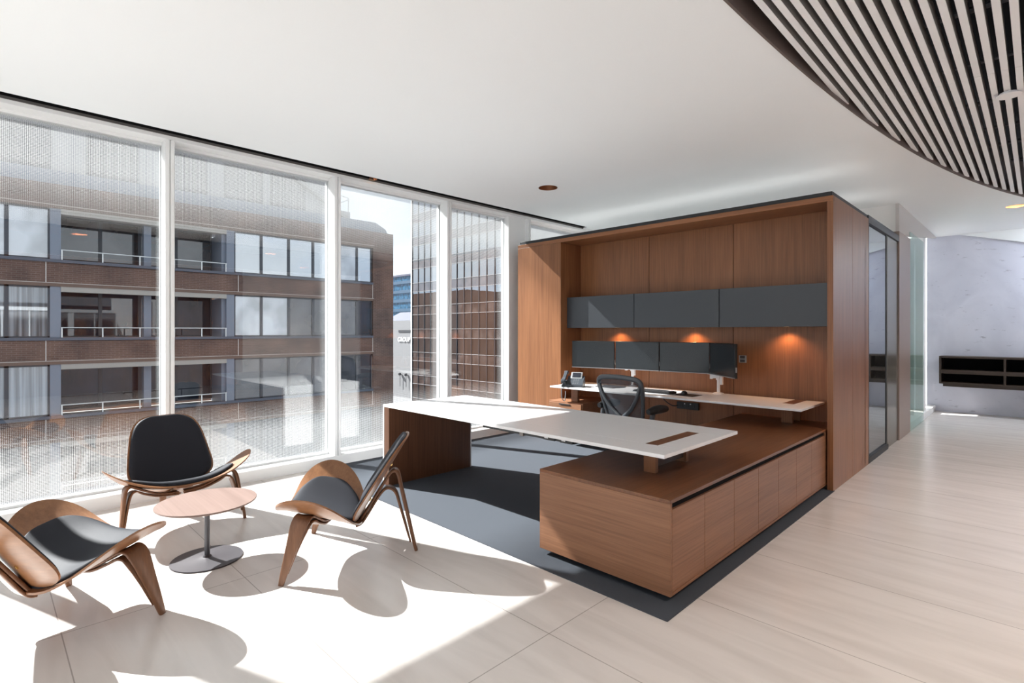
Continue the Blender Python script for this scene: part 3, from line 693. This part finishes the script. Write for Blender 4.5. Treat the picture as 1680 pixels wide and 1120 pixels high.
def monitor_arm(x, y, heads, label, ytop):
    t = thing('monitor_stand', label, 'monitor arm', (x, y, DZ), group='white monitor stands')
    MB().lathe([(.001, 0), (.055, 0), (.055, .008), (.03, .014), (.001, .014)], (x, y, DZ+.0005), seg=28).build('base', 'arm_white', t, smooth=40)
    MB().cyl((x, y, DZ+.013), (x, y, ytop), .017, seg=20).cyl((x, y, ytop-.05), (x, y, ytop-.02), .026, seg=20).build('pole', 'arm_white', t, smooth=40)
    m_ = MB(); m_.obox((x, y-.03, ytop+.0), (1, 0, 0), (0, 1, 0), .045, .055, .028, .004)
    m_.obox((x+.055, y-.05, ytop-.03), (1, 0, 0), (0, 1, 0), .012, .018, .065, .003).obox((x-.055, y-.05, ytop+.01), (1, 0, 0), (0, 1, 0), .012, .018, .05, .003)
    m_.build('bracket', 'arm_white', t)
    for hx, hy, hz in heads:
        MB().tube([(x, y-.01, ytop+.01), ((x+hx)/2, (y+hy)/2+.03, ytop+.03), (hx, hy, hz)], .013, seg=10).obox((hx, hy, hz), (1, 0, 0), (0, 0, 1), .035, .035, .006, .001).build('arm', 'arm_white', t, smooth=40)
monitor_arm(-3.505, 5.60, [(-3.96, 5.475, 1.10), (-3.375, 5.545, 1.10)], 'white double monitor arm behind the mesh chair', .972)
monitor_arm(-2.44, 5.60, [(-2.78, 5.565, 1.10), (-2.225, 5.355, 1.08)], 'white monitor arm standing at the end of the monitors away from the windows', .935)

# ================================================================== THINGS ON THE REAR DESK
# phone
t = thing('desk_phone', 'dark grey desk phone with small screen on the window end of the rear desk', 'phone', (-4.05, 5.07, DZ+.0006), math.radians(28))
MB().poly([(-.03, -.11, 0), (-.03, .10, 0), (-.03, .10, .11), (-.03, .07, .125), (-.03, -.11, .03)], (.20, 0, 0)).build('body', 'phone', t, world=False)
MB().obox((.075, .052, .128), (1, 0, 0), (0, .72, .69), .068, .052, .007, .003).build('screen_bezel', 'silver', t, world=False)
MB().obox((.075, .046, .1345), (1, 0, 0), (0, .72, .69), .05, .034, .002).build('screen', 'lcd', t, world=False)
kp = MB()
for i in range(3):
    for j in range(4): kp.obox((.055+.026*i, -.085+.026*j, .0425+.0137*j), (1, 0, 0), (0, .885, .466), .009, .007, .003)
kp.build('keypad', 'key_grey', t, world=False)
MB().ribbon([(-.062, -.11, .055), (-.062, -.10, .080), (-.062, -.03, .105), (-.062, .06, .150), (-.062, .10, .165), (-.062, .115, .15)], (1, 0, 0), [.05, .05, .040, .040, .05, .05], [.03, .035, .022, .022, .035, .03], 5).box(-.085, -.031, -.1, .09, 0, .07, .004).build('handset', 'phone', t, smooth=40, world=False)
MB().tube([(-.062, -.11, .05), (-.075, -.16, .015), (-.066, -.185, -.03), (-.06, -.19, -.12), (-.03, -.185, -.155), (-.02, -.178, -.09), (-.02, -.176, -.04)], .005, seg=8).build('cord', 'silver', t, smooth=60, world=False)
# paper and folder
o = MB().box(-.10, .10, -.14, .14, 0, .004).build('paper_stack', 'paper'); o.location = (-3.93, 5.44, DZ+.0005); o.rotation_euler = (0, 0, 1.2)
tag(o, 'white papers lying beside the desk phone on the rear desk', 'papers')
o = MB().box(-.11, .11, -.15, .15, 0, .008, .002).build('folder', 'folder'); o.location = (-3.66, 5.36, DZ+.0005); o.rotation_euler = (0, 0, 1.35)
tag(o, 'flat black folder lying between the papers and the mesh chair', 'folder')
o = MB().lathe([(.001, 0), (.028, 0), (.026, .002), (.001, .002)], (-3.80, 5.12, DZ+.0004), seg=24).build('cable_grommet', 'black_pl')
tag(o, 'small round black grommet in the rear white desktop', 'grommet')
# keyboard
t = thing('keyboard', 'black computer keyboard on the rear desk', 'keyboard', (-2.995, 5.225, DZ+.0005), math.radians(-2))
MB().poly([(-.225, -.075, 0), (-.225, .075, 0), (-.225, .075, .022), (-.225, -.075, .012)], (.45, 0, 0)).build('case', 'bezel', t, world=False)
kb = MB()
for j in range(5):
    yy = -.058+.026*j; zz = .0142+.0018*j
    xx = -.215; n_ = 15 if j else 9
    wk = .43/n_
    for i in range(n_): kb.box(xx+wk*i+.0012, xx+wk*(i+1)-.0012, yy-.0105, yy+.0105, zz, zz+.006, .001, seg=1)
kb.build('keys', 'key', t, world=False)
o = MB().box(-.12, .12, -.10, .10, 0, .003, .001).build('mouse_pad', 'black_pl'); o.location = (-2.62, 5.235, DZ+.0005); o.rotation_euler = (0, 0, -.05)
tag(o, 'thin black mouse pad beside the keyboard', 'mouse pad')
t = thing('computer_mouse', 'black computer mouse on the mouse pad', 'mouse', (-2.66, 5.26, DZ+.004), .2)
def mouse(u, v):
    a = (u-.5)*2; b_ = (v-.5)*2; r = max(abs(a), abs(b_)); q = math.hypot(a, b_) or 1; k = r/q
    x, y = a*k*.031, b_*k*.055
    return Vector((x, y, .0+.036*max(0, 1-r**3)**.5*(1-.25*y/.055)))
MB().grid(mouse, 14, 14, lambda u, v: Vector((mouse(u, v).x, mouse(u, v).y, -.0005))).build('shell', 'black_pl', t, smooth=60, world=False)
MB().cyl((-.003, .025, .034), (.003, .025, .034), .006, seg=12).build('wheel', 'silver', t, world=False)
# wall plate and under-desk sockets
t = thing('wall_switch', 'white double switch plate on the niche back beside the angled monitor', 'switch', (-2.222, YN, 1.113))
MB().box(-2.262, -2.182, YN-.009, YN-.0005, 1.075, 1.152, .003).build('plate', 'silver', t)
for z in (1.094, 1.133): MB().box(-2.247, -2.197, YN-.0125, YN-.0095, z-.013, z+.013, .002).build('rocker', 'grey_side', t)
t = thing('power_outlet', 'black power outlet box on the niche back below the rear desktop', 'power outlet', (-2.83, YN, .56))
MB().box(-2.96, -2.70, YN-.035, YN-.0005, .52, .60, .004).build('box', 'black_pl', t)
for x in (-2.90, -2.83, -2.76): MB().box(x-.018, x+.018, YN-.038, YN-.0355, .545, .58, .002).build('socket', 'bezel', t)
for x in (-2.86, -2.79): MB().box(x-.006, x+.006, YN-.041, YN-.0355, .575, .588, .001).build('indicator', 'sock', t)
MB().tube([(-3.24, 5.58, .705), (-3.15, 5.60, .69), (-3.08, 5.62, .60), (-3.0, 5.64, .55), (-2.94, 5.665, .555)], .006, seg=8).build('cable', 'black_pl', t, smooth=60)

# ================================================================== TASK CHAIR
def task_chair(loc, rz):
    t = thing('task_chair', 'black mesh-backed swivel chair pulled up to the rear desk', 'office chair', (0, 0, 0), 0)
    B = lambda m, n, mat, sm=45: m.build(n, mat, t, smooth=sm, world=False)
    # local: faces +y. five-star base
    for k in range(5):
        a = PI/2+k*2*PI/5+.3; d = Vector((math.cos(a), math.sin(a), 0)); tip = d*.31
        B(MB().tube([d*.03+Vector((0, 0, .115)), d*.16+Vector((0, 0, .105)), tip+Vector((0, 0, .075))], [.024, .020, .015], seg=10), 'base_arm', 'graphite')
        n_ = Vector((-d.y, d.x, 0))
        B(MB().cyl(tip+n_*.006+Vector((0, 0, .028)), tip+n_*.026+Vector((0, 0, .028)), .028, seg=20).cyl(tip-n_*.026+Vector((0, 0, .028)), tip-n_*.006+Vector((0, 0, .028)), .028, seg=20).cyl(tip+Vector((0, 0, .028)), tip+Vector((0, 0, .078)), .008), 'caster', 'black_pl')
    B(MB().cyl((0, 0, .09), (0, 0, .24), .028).cyl((0, 0, .24), (0, 0, .40), .018), 'gas_column', 'steel')
    B(MB().box(-.09, .09, -.14, .12, .385, .425, .012), 'tilt_mechanism', 'graphite')
    # seat frame and mesh
    def seat(r, z):
        def f(u, v):
            a = 2*PI*u; cx, sy = math.cos(a), math.sin(a)
            e = 3.2
            x = math.copysign(abs(cx)**(2/e), cx)*.255*r*v_(v); y = math.copysign(abs(sy)**(2/e), sy)*.235*r*v_(v)
            return Vector((x, y+.04, z+.45-.035*max(0, (y-.10)/.13)**2+.02*(x/.25)**2))
        v_ = lambda v: v
        return f
    f_ = seat(1, 0)
    ring = [f_(i/40, 1) for i in range(41)]
    B(MB().tube(ring, .014, seg=8, smooth=0), 'seat_frame', 'graphite')
    B(MB().grid(lambda u, v: f_(u, .02+.98*v), 40, 6, lambda u, v: f_(u, .02+.98*v)-Vector((0, 0, .006))), 'seat_mesh', 'mesh')
    # back: local plane leaning backwards
    def bk(u, z):
        u *= .95       # u across, z height above the seat
        z *= .90; return Vector((u, -.215-.16*(z/.6)**1.15-.035*math.cos(min(1, abs(u)/.27)*PI/2)+.02, .425+z))
    outl = [(-.12, .02), (-.175, .07), (-.215, .20), (-.240, .33), (-.258, .45), (-.262, .53), (-.245, .580), (-.18, .605), (0, .617), (.18, .605), (.245, .580), (.262, .53), (.258, .45), (.240, .33), (.215, .20), (.175, .07), (.12, .02)]
    rad = [.016, .018, .018, .018, .020, .022, .023, .024, .024, .024, .023, .022, .020, .018, .018, .018, .016]
    B(MB().tube([bk(u, z) for u, z in outl], rad, seg=10, smooth=5).tube([bk(-.12, .02), bk(0, .0), bk(.12, .02)], .016, smooth=4), 'back_frame', 'graphite', 60)
    Bo = Vector((0, -.022, 0))
    B(MB().tube([bk(-.252, .53)+Bo*.4, bk(-.20, .40)+Bo, bk(-.115, .28)+Bo, bk(-.03, .205)+Bo, bk(0, .16)+Bo*1.5, bk(0, .05)+Bo*1.6], [.016, .018, .019, .021, .025, .026], seg=10).tube([bk(.252, .53)+Bo*.4, bk(.20, .40)+Bo, bk(.115, .28)+Bo, bk(.03, .205)+Bo, bk(0, .16)+Bo*1.5], [.016, .018, .019, .021, .024], seg=10), 'back_brace', 'graphite', 60)
    def inside(u, v):
        z = .03+.57*v; wv = .15+.112*(min(1, (z-.02)/.46))**.7
        if z > .53: wv = .262-.06*((z-.53)/.08)**2
        return bk((u-.5)*2*wv*.97, z)
    B(MB().grid(lambda u, v: inside(u, v), 12, 14, lambda u, v: inside(u, v)-Vector((0, .004, 0))), 'back_mesh', 'mesh', 80)
    B(MB().tube([bk(0, .05), Vector((0, -.235, .44)), Vector((0, -.16, .415)), Vector((0, -.08, .41))], [.03, .032, .03, .025], seg=12), 'spine', 'graphite')
    for s_ in (-1, 1):
        B(MB().tube([(s_*.12, -.23, .43), (s_*.24, -.25, .45), (s_*.282, -.24, .51), (s_*.288, -.22, .59), (s_*.288, -.20, .66)], [.02, .02, .02, .018, .016], seg=10).cyl((s_*.288, -.235, .53), (s_*.288, -.22, .645), .022), 'arm_post', 'graphite')
        B(MB().tube([(s_*.288, -.28, .680), (s_*.288, -.19, .688), (s_*.286, -.09, .690), (s_*.281, .0, .685)], [.024, .038, .040, .028], seg=14), 'arm_pad', 'black_pl', 60)
    t.location = loc; t.rotation_euler = (0, 0, rz); return t
tc_ = task_chair((-2.72, 4.50, .0065), math.radians(-6))

# ================================================================== LOUNGE CHAIRS
def shell_chair():
    t = thing('lounge_chair', '', 'lounge chair', (0, 0, 0), 0, 'three walnut shell chairs with black leather pads')
    B = lambda m, n, mat, sm=50: m.build(n, mat, t, smooth=sm, world=False)
    HW = .458
    def surf(x, y):
        q = abs(y)/HW
        return .222+.31*(1-.6*q*q)*(x+.05)+.235*q**2.3-.02*max(0, (x-.33)/.07)**2*(1-q)
    def sxy(u, v, hw=HW, kx=1.0, off=0):
        y = hw*math.sin((u-.5)*PI); q = abs(y)/hw
        xc = .17+.045*(abs(y)/HW)**1.5+off; h = .225*kx*max(0, 1-q**3.6)**.5
        return xc+(v-.5)*2*h, y
    def seat_top(u, v):
        x, y = sxy(u, v); return Vector((x, y, surf(x, y)))
    def seat_bot(u, v):
        x, y = sxy(u, v); return Vector((x-.003*0, y*.999, surf(x, y)-.011))
    B(MB().grid(seat_top, 44, 20, seat_bot), 'seat_shell', 'ply')
    def pad_xy(u, v):
        y = .335*math.sin((u-.5)*PI); q = abs(y)/.335
        h = .208*math.sqrt(max(0, 1-q**3.0)); xc = .165+.045*(abs(y)/HW)**1.5+.01
        return xc+(v-.5)*2*h, y
    def pad_top(u, v):
        x, y = pad_xy(u, v); q = max(abs(y)/.335, abs(v-.5)*2)
        return Vector((x, y, surf(x, y)+.008+.024*max(0, 1-q**5)**.5))
    def pad_bot(u, v):
        x, y = pad_xy(u, v); return Vector((x, y, surf(x, y)+.0008))
    B(MB().grid(pad_top, 36, 24, pad_bot), 'seat_pad', 'leather', 80)
    # back shell
    bd = Vector((-.305, 0, .505)); bl = bd.length; bd.normalize(); bn = Vector((bd.z, 0, -bd.x))   # along, facing normal (+x up)
    o0 = Vector((-.022, 0, .243))
    def bwid(b_):
        base = .298-.078*b_
        e = 5.5 if b_ < .5 else 3.6
        return base*(max(0, 1-abs(2*b_-1)**e))**(1/e)
    def back_pt(u, b_, kw=1.0, kb=0.0, lift=0.0):
        bb = kb+(1-2*kb)*b_
        a = (u-.5)*2*bwid(b_)*kw
        return o0+bd*(bb*bl+.55*a*a*(1-bb)**1.5)+Vector((0, a, 0))+bn*(lift+.50*a*a)
    B(MB().grid(lambda u, v: back_pt(u, ease(v)), 28, 34, lambda u, v: back_pt(u, ease(v), lift=-.010)), 'back_shell', 'ply', 55)
    def cush(u, v):
        q = max(abs(u-.5)*2, abs(v-.5)*2)
        return back_pt(u, ease(v), .955, .02, .007+.020*max(0, 1-q**6)**.5)
    B(MB().grid(cush, 30, 34, lambda u, v: back_pt(u, ease(v), .955, .02, .0008)), 'back_pad', 'leather', 80)
    # rear leg: laminated strip from below the seat up the back, over and down to the floor
    Y = (0, 1, 0)
    B(MB().ribbon([(.30, 0, .312), (.16, 0, .264), (.05, 0, .222), (-.005, 0, .205), (-.030, 0, .214), (-.06, 0, .255), (-.125, 0, .358), (-.19, 0, .462), (-.225, 0, .512), (-.252, 0, .520), (-.270, 0, .492), (-.285, 0, .42), (-.320, 0, .265), (-.350, 0, .13), (-.381, 0, 0)], Y,
                  [.10, .10, .10, .10, .098, .094, .086, .078, .072, .068, .064, .060, .050, .042, .030], [.016]*9+[.018, .018, .019, .020, .021, .020], 5), 'rear_leg', 'ply_leg')
    B(MB().ribbon([(-.01, 0, .187), (-.040, 0, .198), (-.07, 0, .235), (-.125, 0, .325), (-.165, 0, .385), (-.200, 0, .412), (-.235, 0, .402), (-.258, 0, .368), (-.277, 0, .30), (-.300, 0, .22), (-.325, 0, .13), (-.345, 0, .06)], Y,
                  [.09, .09, .088, .082, .076, .07, .066, .062, .056, .050, .043, .037], [.013]*8+[.012, .012, .011, .008], 5), 'rear_brace', 'ply_leg')
    # front legs: arched laminations
    for s_ in (-1, 1):
        B(MB().ribbon([(.17, s_*.02, .250), (.185, s_*.14, .268), (.205, s_*.235, .315), (.222, s_*.300, .352), (.240, s_*.332, .345), (.258, s_*.346, .305), (.285, s_*.358, .21), (.315, s_*.372, .10), (.340, s_*.384, 0)], (1, .0, .1),
                      [.075, .078, .082, .088, .092, .088, .066, .046, .027], [.012, .012, .013, .015, .017, .019, .020, .020, .017], 6), 'front_leg', 'ply_leg')
        B(MB().ribbon([(.17, s_*.02, .237), (.185, s_*.14, .252), (.203, s_*.22, .284), (.220, s_*.275, .315), (.238, s_*.305, .310), (.255, s_*.322, .275), (.280, s_*.338, .20), (.305, s_*.352, .12), (.322, s_*.364, .06)], (1, .0, .1),
                      [.073, .075, .078, .082, .086, .082, .064, .05, .038], [.012, .012, .012, .013, .013, .013, .012, .011, .007], 6), 'leg_brace', 'ply_leg')
    for b_, u in ((.24, .36), (.24, .64), (.66, .36), (.66, .64)):
        p = back_pt(u, b_, lift=-.010)
        B(MB().cyl(p, p-bn*.004, .011, seg=20).cyl(p-bn*.004, p-bn*.006, .006, seg=16), 'bolt', 'brass')
    return t
def ease(v): return .5-.5*math.cos(PI*v)
sc0 = shell_chair()
# chair by the window, chair beside the desk, chair cut by the frame
sc0.location = (-4.573, 1.02, 0); sc0.rotation_euler = (0, 0, 0)
sc0['label'] = 'walnut shell chair standing against the windows, its black seat back facing us'
dup(sc0, (-3.066, 1.673, 0), math.radians(-127.3), 'walnut shell chair seen from the side, next to the white desk leg')
dup(sc0, (-3.314, .178, 0), math.radians(112.5), 'walnut shell chair in the corner, back of its brass-bolted shell towards us')

# coffee table ---------------------------------------------------------------
TX, TY = -3.638, .987
t = thing('coffee_table', 'small round walnut coffee table on a single dark post between the lounge chairs', 'table', (TX, TY, 0))
MB().lathe([(.001, .345), (.262, .345), (.276, .352), (.277, .357), (.275, .360), (.001, .360)], (TX, TY, 0), seg=72).build('tabletop', 'table_wood', t, smooth=35)
MB().cyl((TX, TY, .018), (TX, TY, .3448), .0155, seg=24).build('post', 'steel', t, smooth=40)
MB().lathe([(.001, 0), (.196, 0), (.199, .003), (.197, .008), (.06, .012), (.026, .018), (.018, .03), (.001, .03)], (TX, TY, 0), seg=64).build('base', 'base_steel', t, smooth=40)

# ================================================================== FLOATING SHELF ON THE MARBLE WALL
SX0, SX1, SY0, SZ0, SZ1 = -1.212, 1.35, 11.60, .47, .985
t = thing('floating_shelf', 'dark wood open shelf unit hung on the marble wall', 'shelf', (SX0, 11.969, SZ0))
MB().box(SX0, SX1, SY0, 11.969, SZ1-.03, SZ1, .002).box(SX0, SX1, SY0, 11.969, SZ0+.045, SZ0+.075, .002).build('shelf_board', 'wood_dark', t)
MB().box(SX0, SX0+.03, SY0, 11.969, SZ0+.075, SZ1-.03).box(SX1-.03, SX1, SY0, 11.969, SZ0+.075, SZ1-.03).build('side_panel', 'wood_dark', t)
MB().box(SX0+.05, SX1, SY0+.03, 11.969, SZ0, SZ0+.045).build('lower_rail', 'wood_dark', t)
MB().box(SX0+.03, SX1-.03, 11.95, 11.969, SZ0+.075, SZ1-.03).build('back_board', 'black', t)
MB().box(SX0+.03, SX1-.03, SY0+.01, 11.95, .69, .755).build('middle_shelf', 'wood_dark', t)
for x in (-.385, .44): MB().box(x-.014, x+.014, SY0, 11.95, SZ0+.075, SZ1-.03).build('divider', 'wood_dark', t)

# ================================================================== OUTSIDE: BRICK OFFICE BUILDING
FX = -30.0
bt = thing('brick_office_building', 'brown brick office block with ribbon windows across the street', 'building', (FX, 6, -14))
ST = 3.365
tops = [7.875-ST*i for i in range(6)]          # top of each window sill ledge: 7.875 (parapet), 4.51, 1.145 ...
tops = [4.51-ST*i for i in range(0, 5)]
YA, YE = -26.0, 19.1
WY0, WY1 = YA, 17.58
wall = MB()
# parapet band
wall.box(FX-.35, FX, YA, YE, 6.71+.14, 7.76)
for zt in tops: wall.box(FX-.35, FX, YA, WY1+.03, zt-1.02, zt-.13)
wall.box(FX-.36, FX+.001, WY1+.03, YE, -14, 6.85)
wall.box(FX-.35, FX, YA, YE, -14, tops[-1]-1.16)
wall.box(FX-12, FX-.36, YE-.4, YE, -14, 7.76)
wall.build('brick_wall', 'brick', bt)
for zt in [7.875]+tops:
    zb = 6.71 if zt > 7 else zt-1.16
    MB().box(FX-.35, FX, YA, WY1+.03 if zt < 7 else YE, zb, zb+.14).build('soldier_course', 'soldier', bt)
    MB().box(FX-.02, FX+.012, YA, WY1+.1, zb+.14, zb+.165).build('pale_string', 'pale_line', bt)
for zt in tops: MB().box(FX-.30, FX+.06, YA, WY1+.03, zt-.13, zt, .01).build('sill_ledge', 'ledge', bt)
for y in (1.95, 9.6, 17.57):
    m_ = MB()
    for zt in tops[:4]: m_.box(FX, FX+.006, y, y+.035, zt-1.02, zt-.13)
    m_.build('movement_joint', 'pale_line', bt)
# windows: per storey
R0, R1 = 2.46, 9.06              # balcony recess
posts = [(2.10, 2.46), (9.06, 9.44)]
right = [9.44, 10.83, 12.32, 13.74, 15.25, 16.55, 17.58]
left = [-9.6, -7.9, -6.2, -4.5, -2.3, .75, 2.10]
mats_r = [['pane_sky', 'pane_sky', 'pane_sky', 'pane_sky', 'pane_blind', 'pane_sky'],
          ['pane_blind', 'pane_blind', 'pane_brown', 'pane_brown', 'pane_brown', 'pane_dark'],
          ['pane_brown', 'pane_brown', 'pane_brown', 'pane_brown', 'pane_dark', 'pane_dark'],
          ['pane_brown']*6]
mats_l = ['pane_blind', 'pane_curtain', 'pane_curtain', 'pane_brown']
for s_, zt in enumerate(tops[:4]):
    z0, z1 = zt, zt+ST-1.165
    def win(y0, y1, x, mat):
        f = MB().box(x-.06, x+.02, y0, y0+.07, z0, z1).box(x-.06, x+.02, y1-.07, y1, z0, z1).box(x-.06, x+.02, y0, y1, z1-.07, z1).box(x-.06, x+.02, y0, y1, z0, z0+.06).build('window', 'win_frame', bt)
        MB().box(x-.05, x-.03, y0+.07, y1-.07, z0+.06, z1-.07).build('pane', mat, f)
    for i in range(6): win(right[i], right[i+1], FX-.12, mats_r[s_][i])
    for i in range(6): win(left[i], left[i+1], FX-.12, mats_l[s_])
    for a, b_ in posts: MB().box(FX-.5, FX-.05, a, b_, z0, z1).build('column', 'post', bt)
    MB().box(FX-2.0, FX-.02, R0, R1, z1, z1+.04).box(FX-.30, FX-.02, R0, R1, z1-.22, z1).build('recess_soffit', 'soffit', bt)
    MB().box(FX-2.0, FX, R0, R1, z0-.15, z0-.12).build('recess_floor', 'soffit', bt)
    MB().box(FX-2.0, FX-.5, R0-.05, R0, z0-.12, z1).box(FX-2.0, FX-.5, R1, R1+.05, z0-.12, z1).box(FX-2.0, FX-.25, R1-.18, R1, z0-.12, z1-.22).build('recess_side', 'post', bt)
    for a, b_ in ((R0, 4.05), (4.05, 5.62), (5.62, 7.2), (7.2, R1-.18)): win(a, b_, FX-1.9, 'pane_dark' if s_ else 'pane_brown')
    MB().box(FX-1.0, FX-.55, 5.55, 5.85, z0-.12, z1-.22).build('column', 'post', bt)
    MB().cyl((FX-.02, R0, z0+.43), (FX-.02, R1, z0+.43), .025, seg=8).build('balcony_rail', 'rail', bt)
    for y in (R0+.03, 3.9, 5.3, 6.7, 7.9, R1-.04): MB().box(FX-.04, FX, y-.022, y+.022, z0, z0+.43).build('rail_post', 'rail', bt)
# roof: metal-clad upper storey set back, chamfered end, stair block with railing
MB().poly([(FX-.4, YA, 7.76), (FX-.4, 18.95, 7.76), (FX-.4, 18.75, 8.1), (FX-.4, 18.0, 8.45), (FX-.4, 17.1, 8.45), (FX-.4, YA, 8.45)], (-9, 0, 0)).build('metal_roof_edge', 'roof', bt)
MB().box(FX-9, FX-.9, YA, 15.75, 8.45, 14.5).build('penthouse', 'metal_panel', bt)
for y in (-3.2, .2, 3.4, 6.4, 9.2, 11.6):
    f = MB().box(FX-.92, FX-.86, y, y+2.0, 8.55, 10.4).build('penthouse_window', 'win_frame', bt)
    MB().box(FX-.86, FX-.85, y+.08, y+1.92, 8.63, 10.32).build('pane', 'pane_brown', f)
MB().poly([(FX-.6, 12.8, 10.4), (FX-.6, 13.0, 10.4), (FX-.6, 16.35, 8.5), (FX-.6, 16.0, 8.45)], (-.28, 0, 0)).build('roof_stair', 'concrete', bt)
MB().box(FX-4, FX-.9, 15.75, 16.5, 8.45, 8.95).build('stair_landing', 'metal_panel', bt)
m_ = MB()
for a, b_ in (((15.8, 8.95), (15.8, 9.95)), ((16.45, 8.95), (16.45, 9.85)), ((15.8, 9.95), (16.45, 9.85)), ((15.8, 9.4), (16.45, 9.75)), ((15.8, 8.97), (16.45, 8.97))):
    m_.cyl((FX-1.0, a[0], a[1]), (FX-1.0, b_[0], b_[1]), .035, seg=8)
m_.build('landing_railing', 'rail', bt)

# ================================================================== GLASS TOWER
TY_ = 48.0
tt = thing('glass_tower', 'tall curtain-walled tower with brown panes and white grid lines', 'building', (-58, TY_, -14))
cols = [-69.86+1.575*i for i in range(15)]
SPZ = .44                         # a spandrel from .44 to 1.79, windows 1.79 to 4.02, ...
TS = 3.58
k0, k1 = -4, 7
cnt = 0; rest = MB()
for k in range(k0, k1+1):
    zs = SPZ+TS*k
    MB().box(cols[0], cols[-1], TY_-.02, TY_+.2, zs, zs+1.35).build('spandrel_band', 'tower_span', tt)
    for i in range(14):
        if -2 <= k <= 4:
            MB().box(cols[i]+.03, cols[i+1]-.03, TY_, TY_+.1, zs+1.36, zs+TS-.01).build('window', 'tower_pane', tt); cnt += 1
        else: rest.box(cols[i]+.03, cols[i+1]-.03, TY_, TY_+.1, zs+1.36, zs+TS-.01)
    MB().box(cols[0], cols[-1], TY_-.08, TY_-.021, zs-.03, zs+.03).box(cols[0], cols[-1], TY_-.08, TY_-.021, zs+1.325, zs+1.385).build('transom', 'tower_mull', tt)
o = rest.build('upper_windows', 'tower_pane', tt); o['kind'] = 'stuff'
zlo, zhi = SPZ+TS*k0, SPZ+TS*(k1+1)
for x in cols: MB().box(x-.04, x+.04, TY_-.10, TY_-.022, zlo, zhi).build('mullion', 'win_frame', tt)
MB().box(cols[0]-.35, cols[0]-.05, TY_-.12, TY_+16, -14, zhi).build('edge_fin', 'tower_side', tt)
MB().box(cols[0], cols[-1], TY_+.2, TY_+16, -14, zhi).build('core', 'tower_span', tt)

# ================================================================== BUILDINGS BETWEEN BRICK BLOCK AND TOWER
gt = thing('sign_building', 'pale stone building with white sign letters between the brick block and the tower', 'building', (-105, 70, -14))
MB().box(-116, -97, 70, 84, -14, 4.0).build('stone_wall', 'concrete', gt)
MB().poly([(-116, 71, 4.0), (-116, 76, 6.3), (-116, 84, 6.3), (-116, 84, 4.0)], (19, 0, 0)).build('lavender_roof', 'lav', gt)
MB().box(-107.6, -102.6, 69.9, 69.99, 1.25, 1.75).build('vent_slot', 'grey_side', gt)
def letters(txt, x0, x1, y, z0, z1, parent):
    cu = bpy.data.curves.new('letters', 'FONT'); cu.body = txt; cu.extrude = .08; cu.size = 1; cu.space_character = 1.12
    o = bpy.data.objects.new('tmp', cu); C.objects.link(o)
    me = bpy.data.meshes.new_from_object(o.evaluated_get(bpy.context.evaluated_depsgraph_get())); bpy.data.objects.remove(o)
    xs = [v.co.x for v in me.vertices]; ys = [v.co.y for v in me.vertices]
    for v in me.vertices:
        v.co = Vector((x0+(v.co.x-min(xs))/(max(xs)-min(xs))*(x1-x0), y-v.co.z, z0+(v.co.y-min(ys))/(max(ys)-min(ys))*(z1-z0)))
    for v in me.vertices: v.co -= Vector(parent_loc(parent))
    me.materials.append(M['letter']); q = bpy.data.objects.new('sign_letters', me); C.objects.link(q); q.parent = parent
letters('GROUP', -107.75, -102.75, 69.9, -.97, .02, gt)
for x in (-106.6, -104.1):
    l_ = MB().cyl((x, 69.75, -8.5), (x, 69.75, -8.5+.01), .1, seg=8)
    MB().lathe([(.001, -.35), (.30, -.25), (.36, 0), (.30, .25), (.001, .35)], (x, 69.6, -8.6), seg=16).cyl((x, 69.7, -11.5), (x, 69.7, -8.9), .06, seg=8).build('wall_lamp', 'grey_side', gt)
    l_.bm.free()
te = thing('teal_office_block', 'distant teal glass office block rising over the pale stone building', 'building', (-180, 120, -14))
MB().box(-200, -150, 120, 140, -14, 23.6).build('glass_wall', 'teal', te)
for z in (20.5, 16.8, 13.1, 9.4): MB().box(-200, -150, 119.6, 119.99, z, z+1.2).build('floor_slab', 'teal_d', te)
MB().box(-200, -150, 119.5, 140, 23.6, 24.3).build('roof_edge', 'lav', te)
# block mirrored in the tower's glass
o = MB().box(-112, -78, 2, 30, -14, 9.5).build('brown_block', 'brown_block')
tag(o, 'brown block reflected in the glass tower, hidden behind the brick building', 'building')
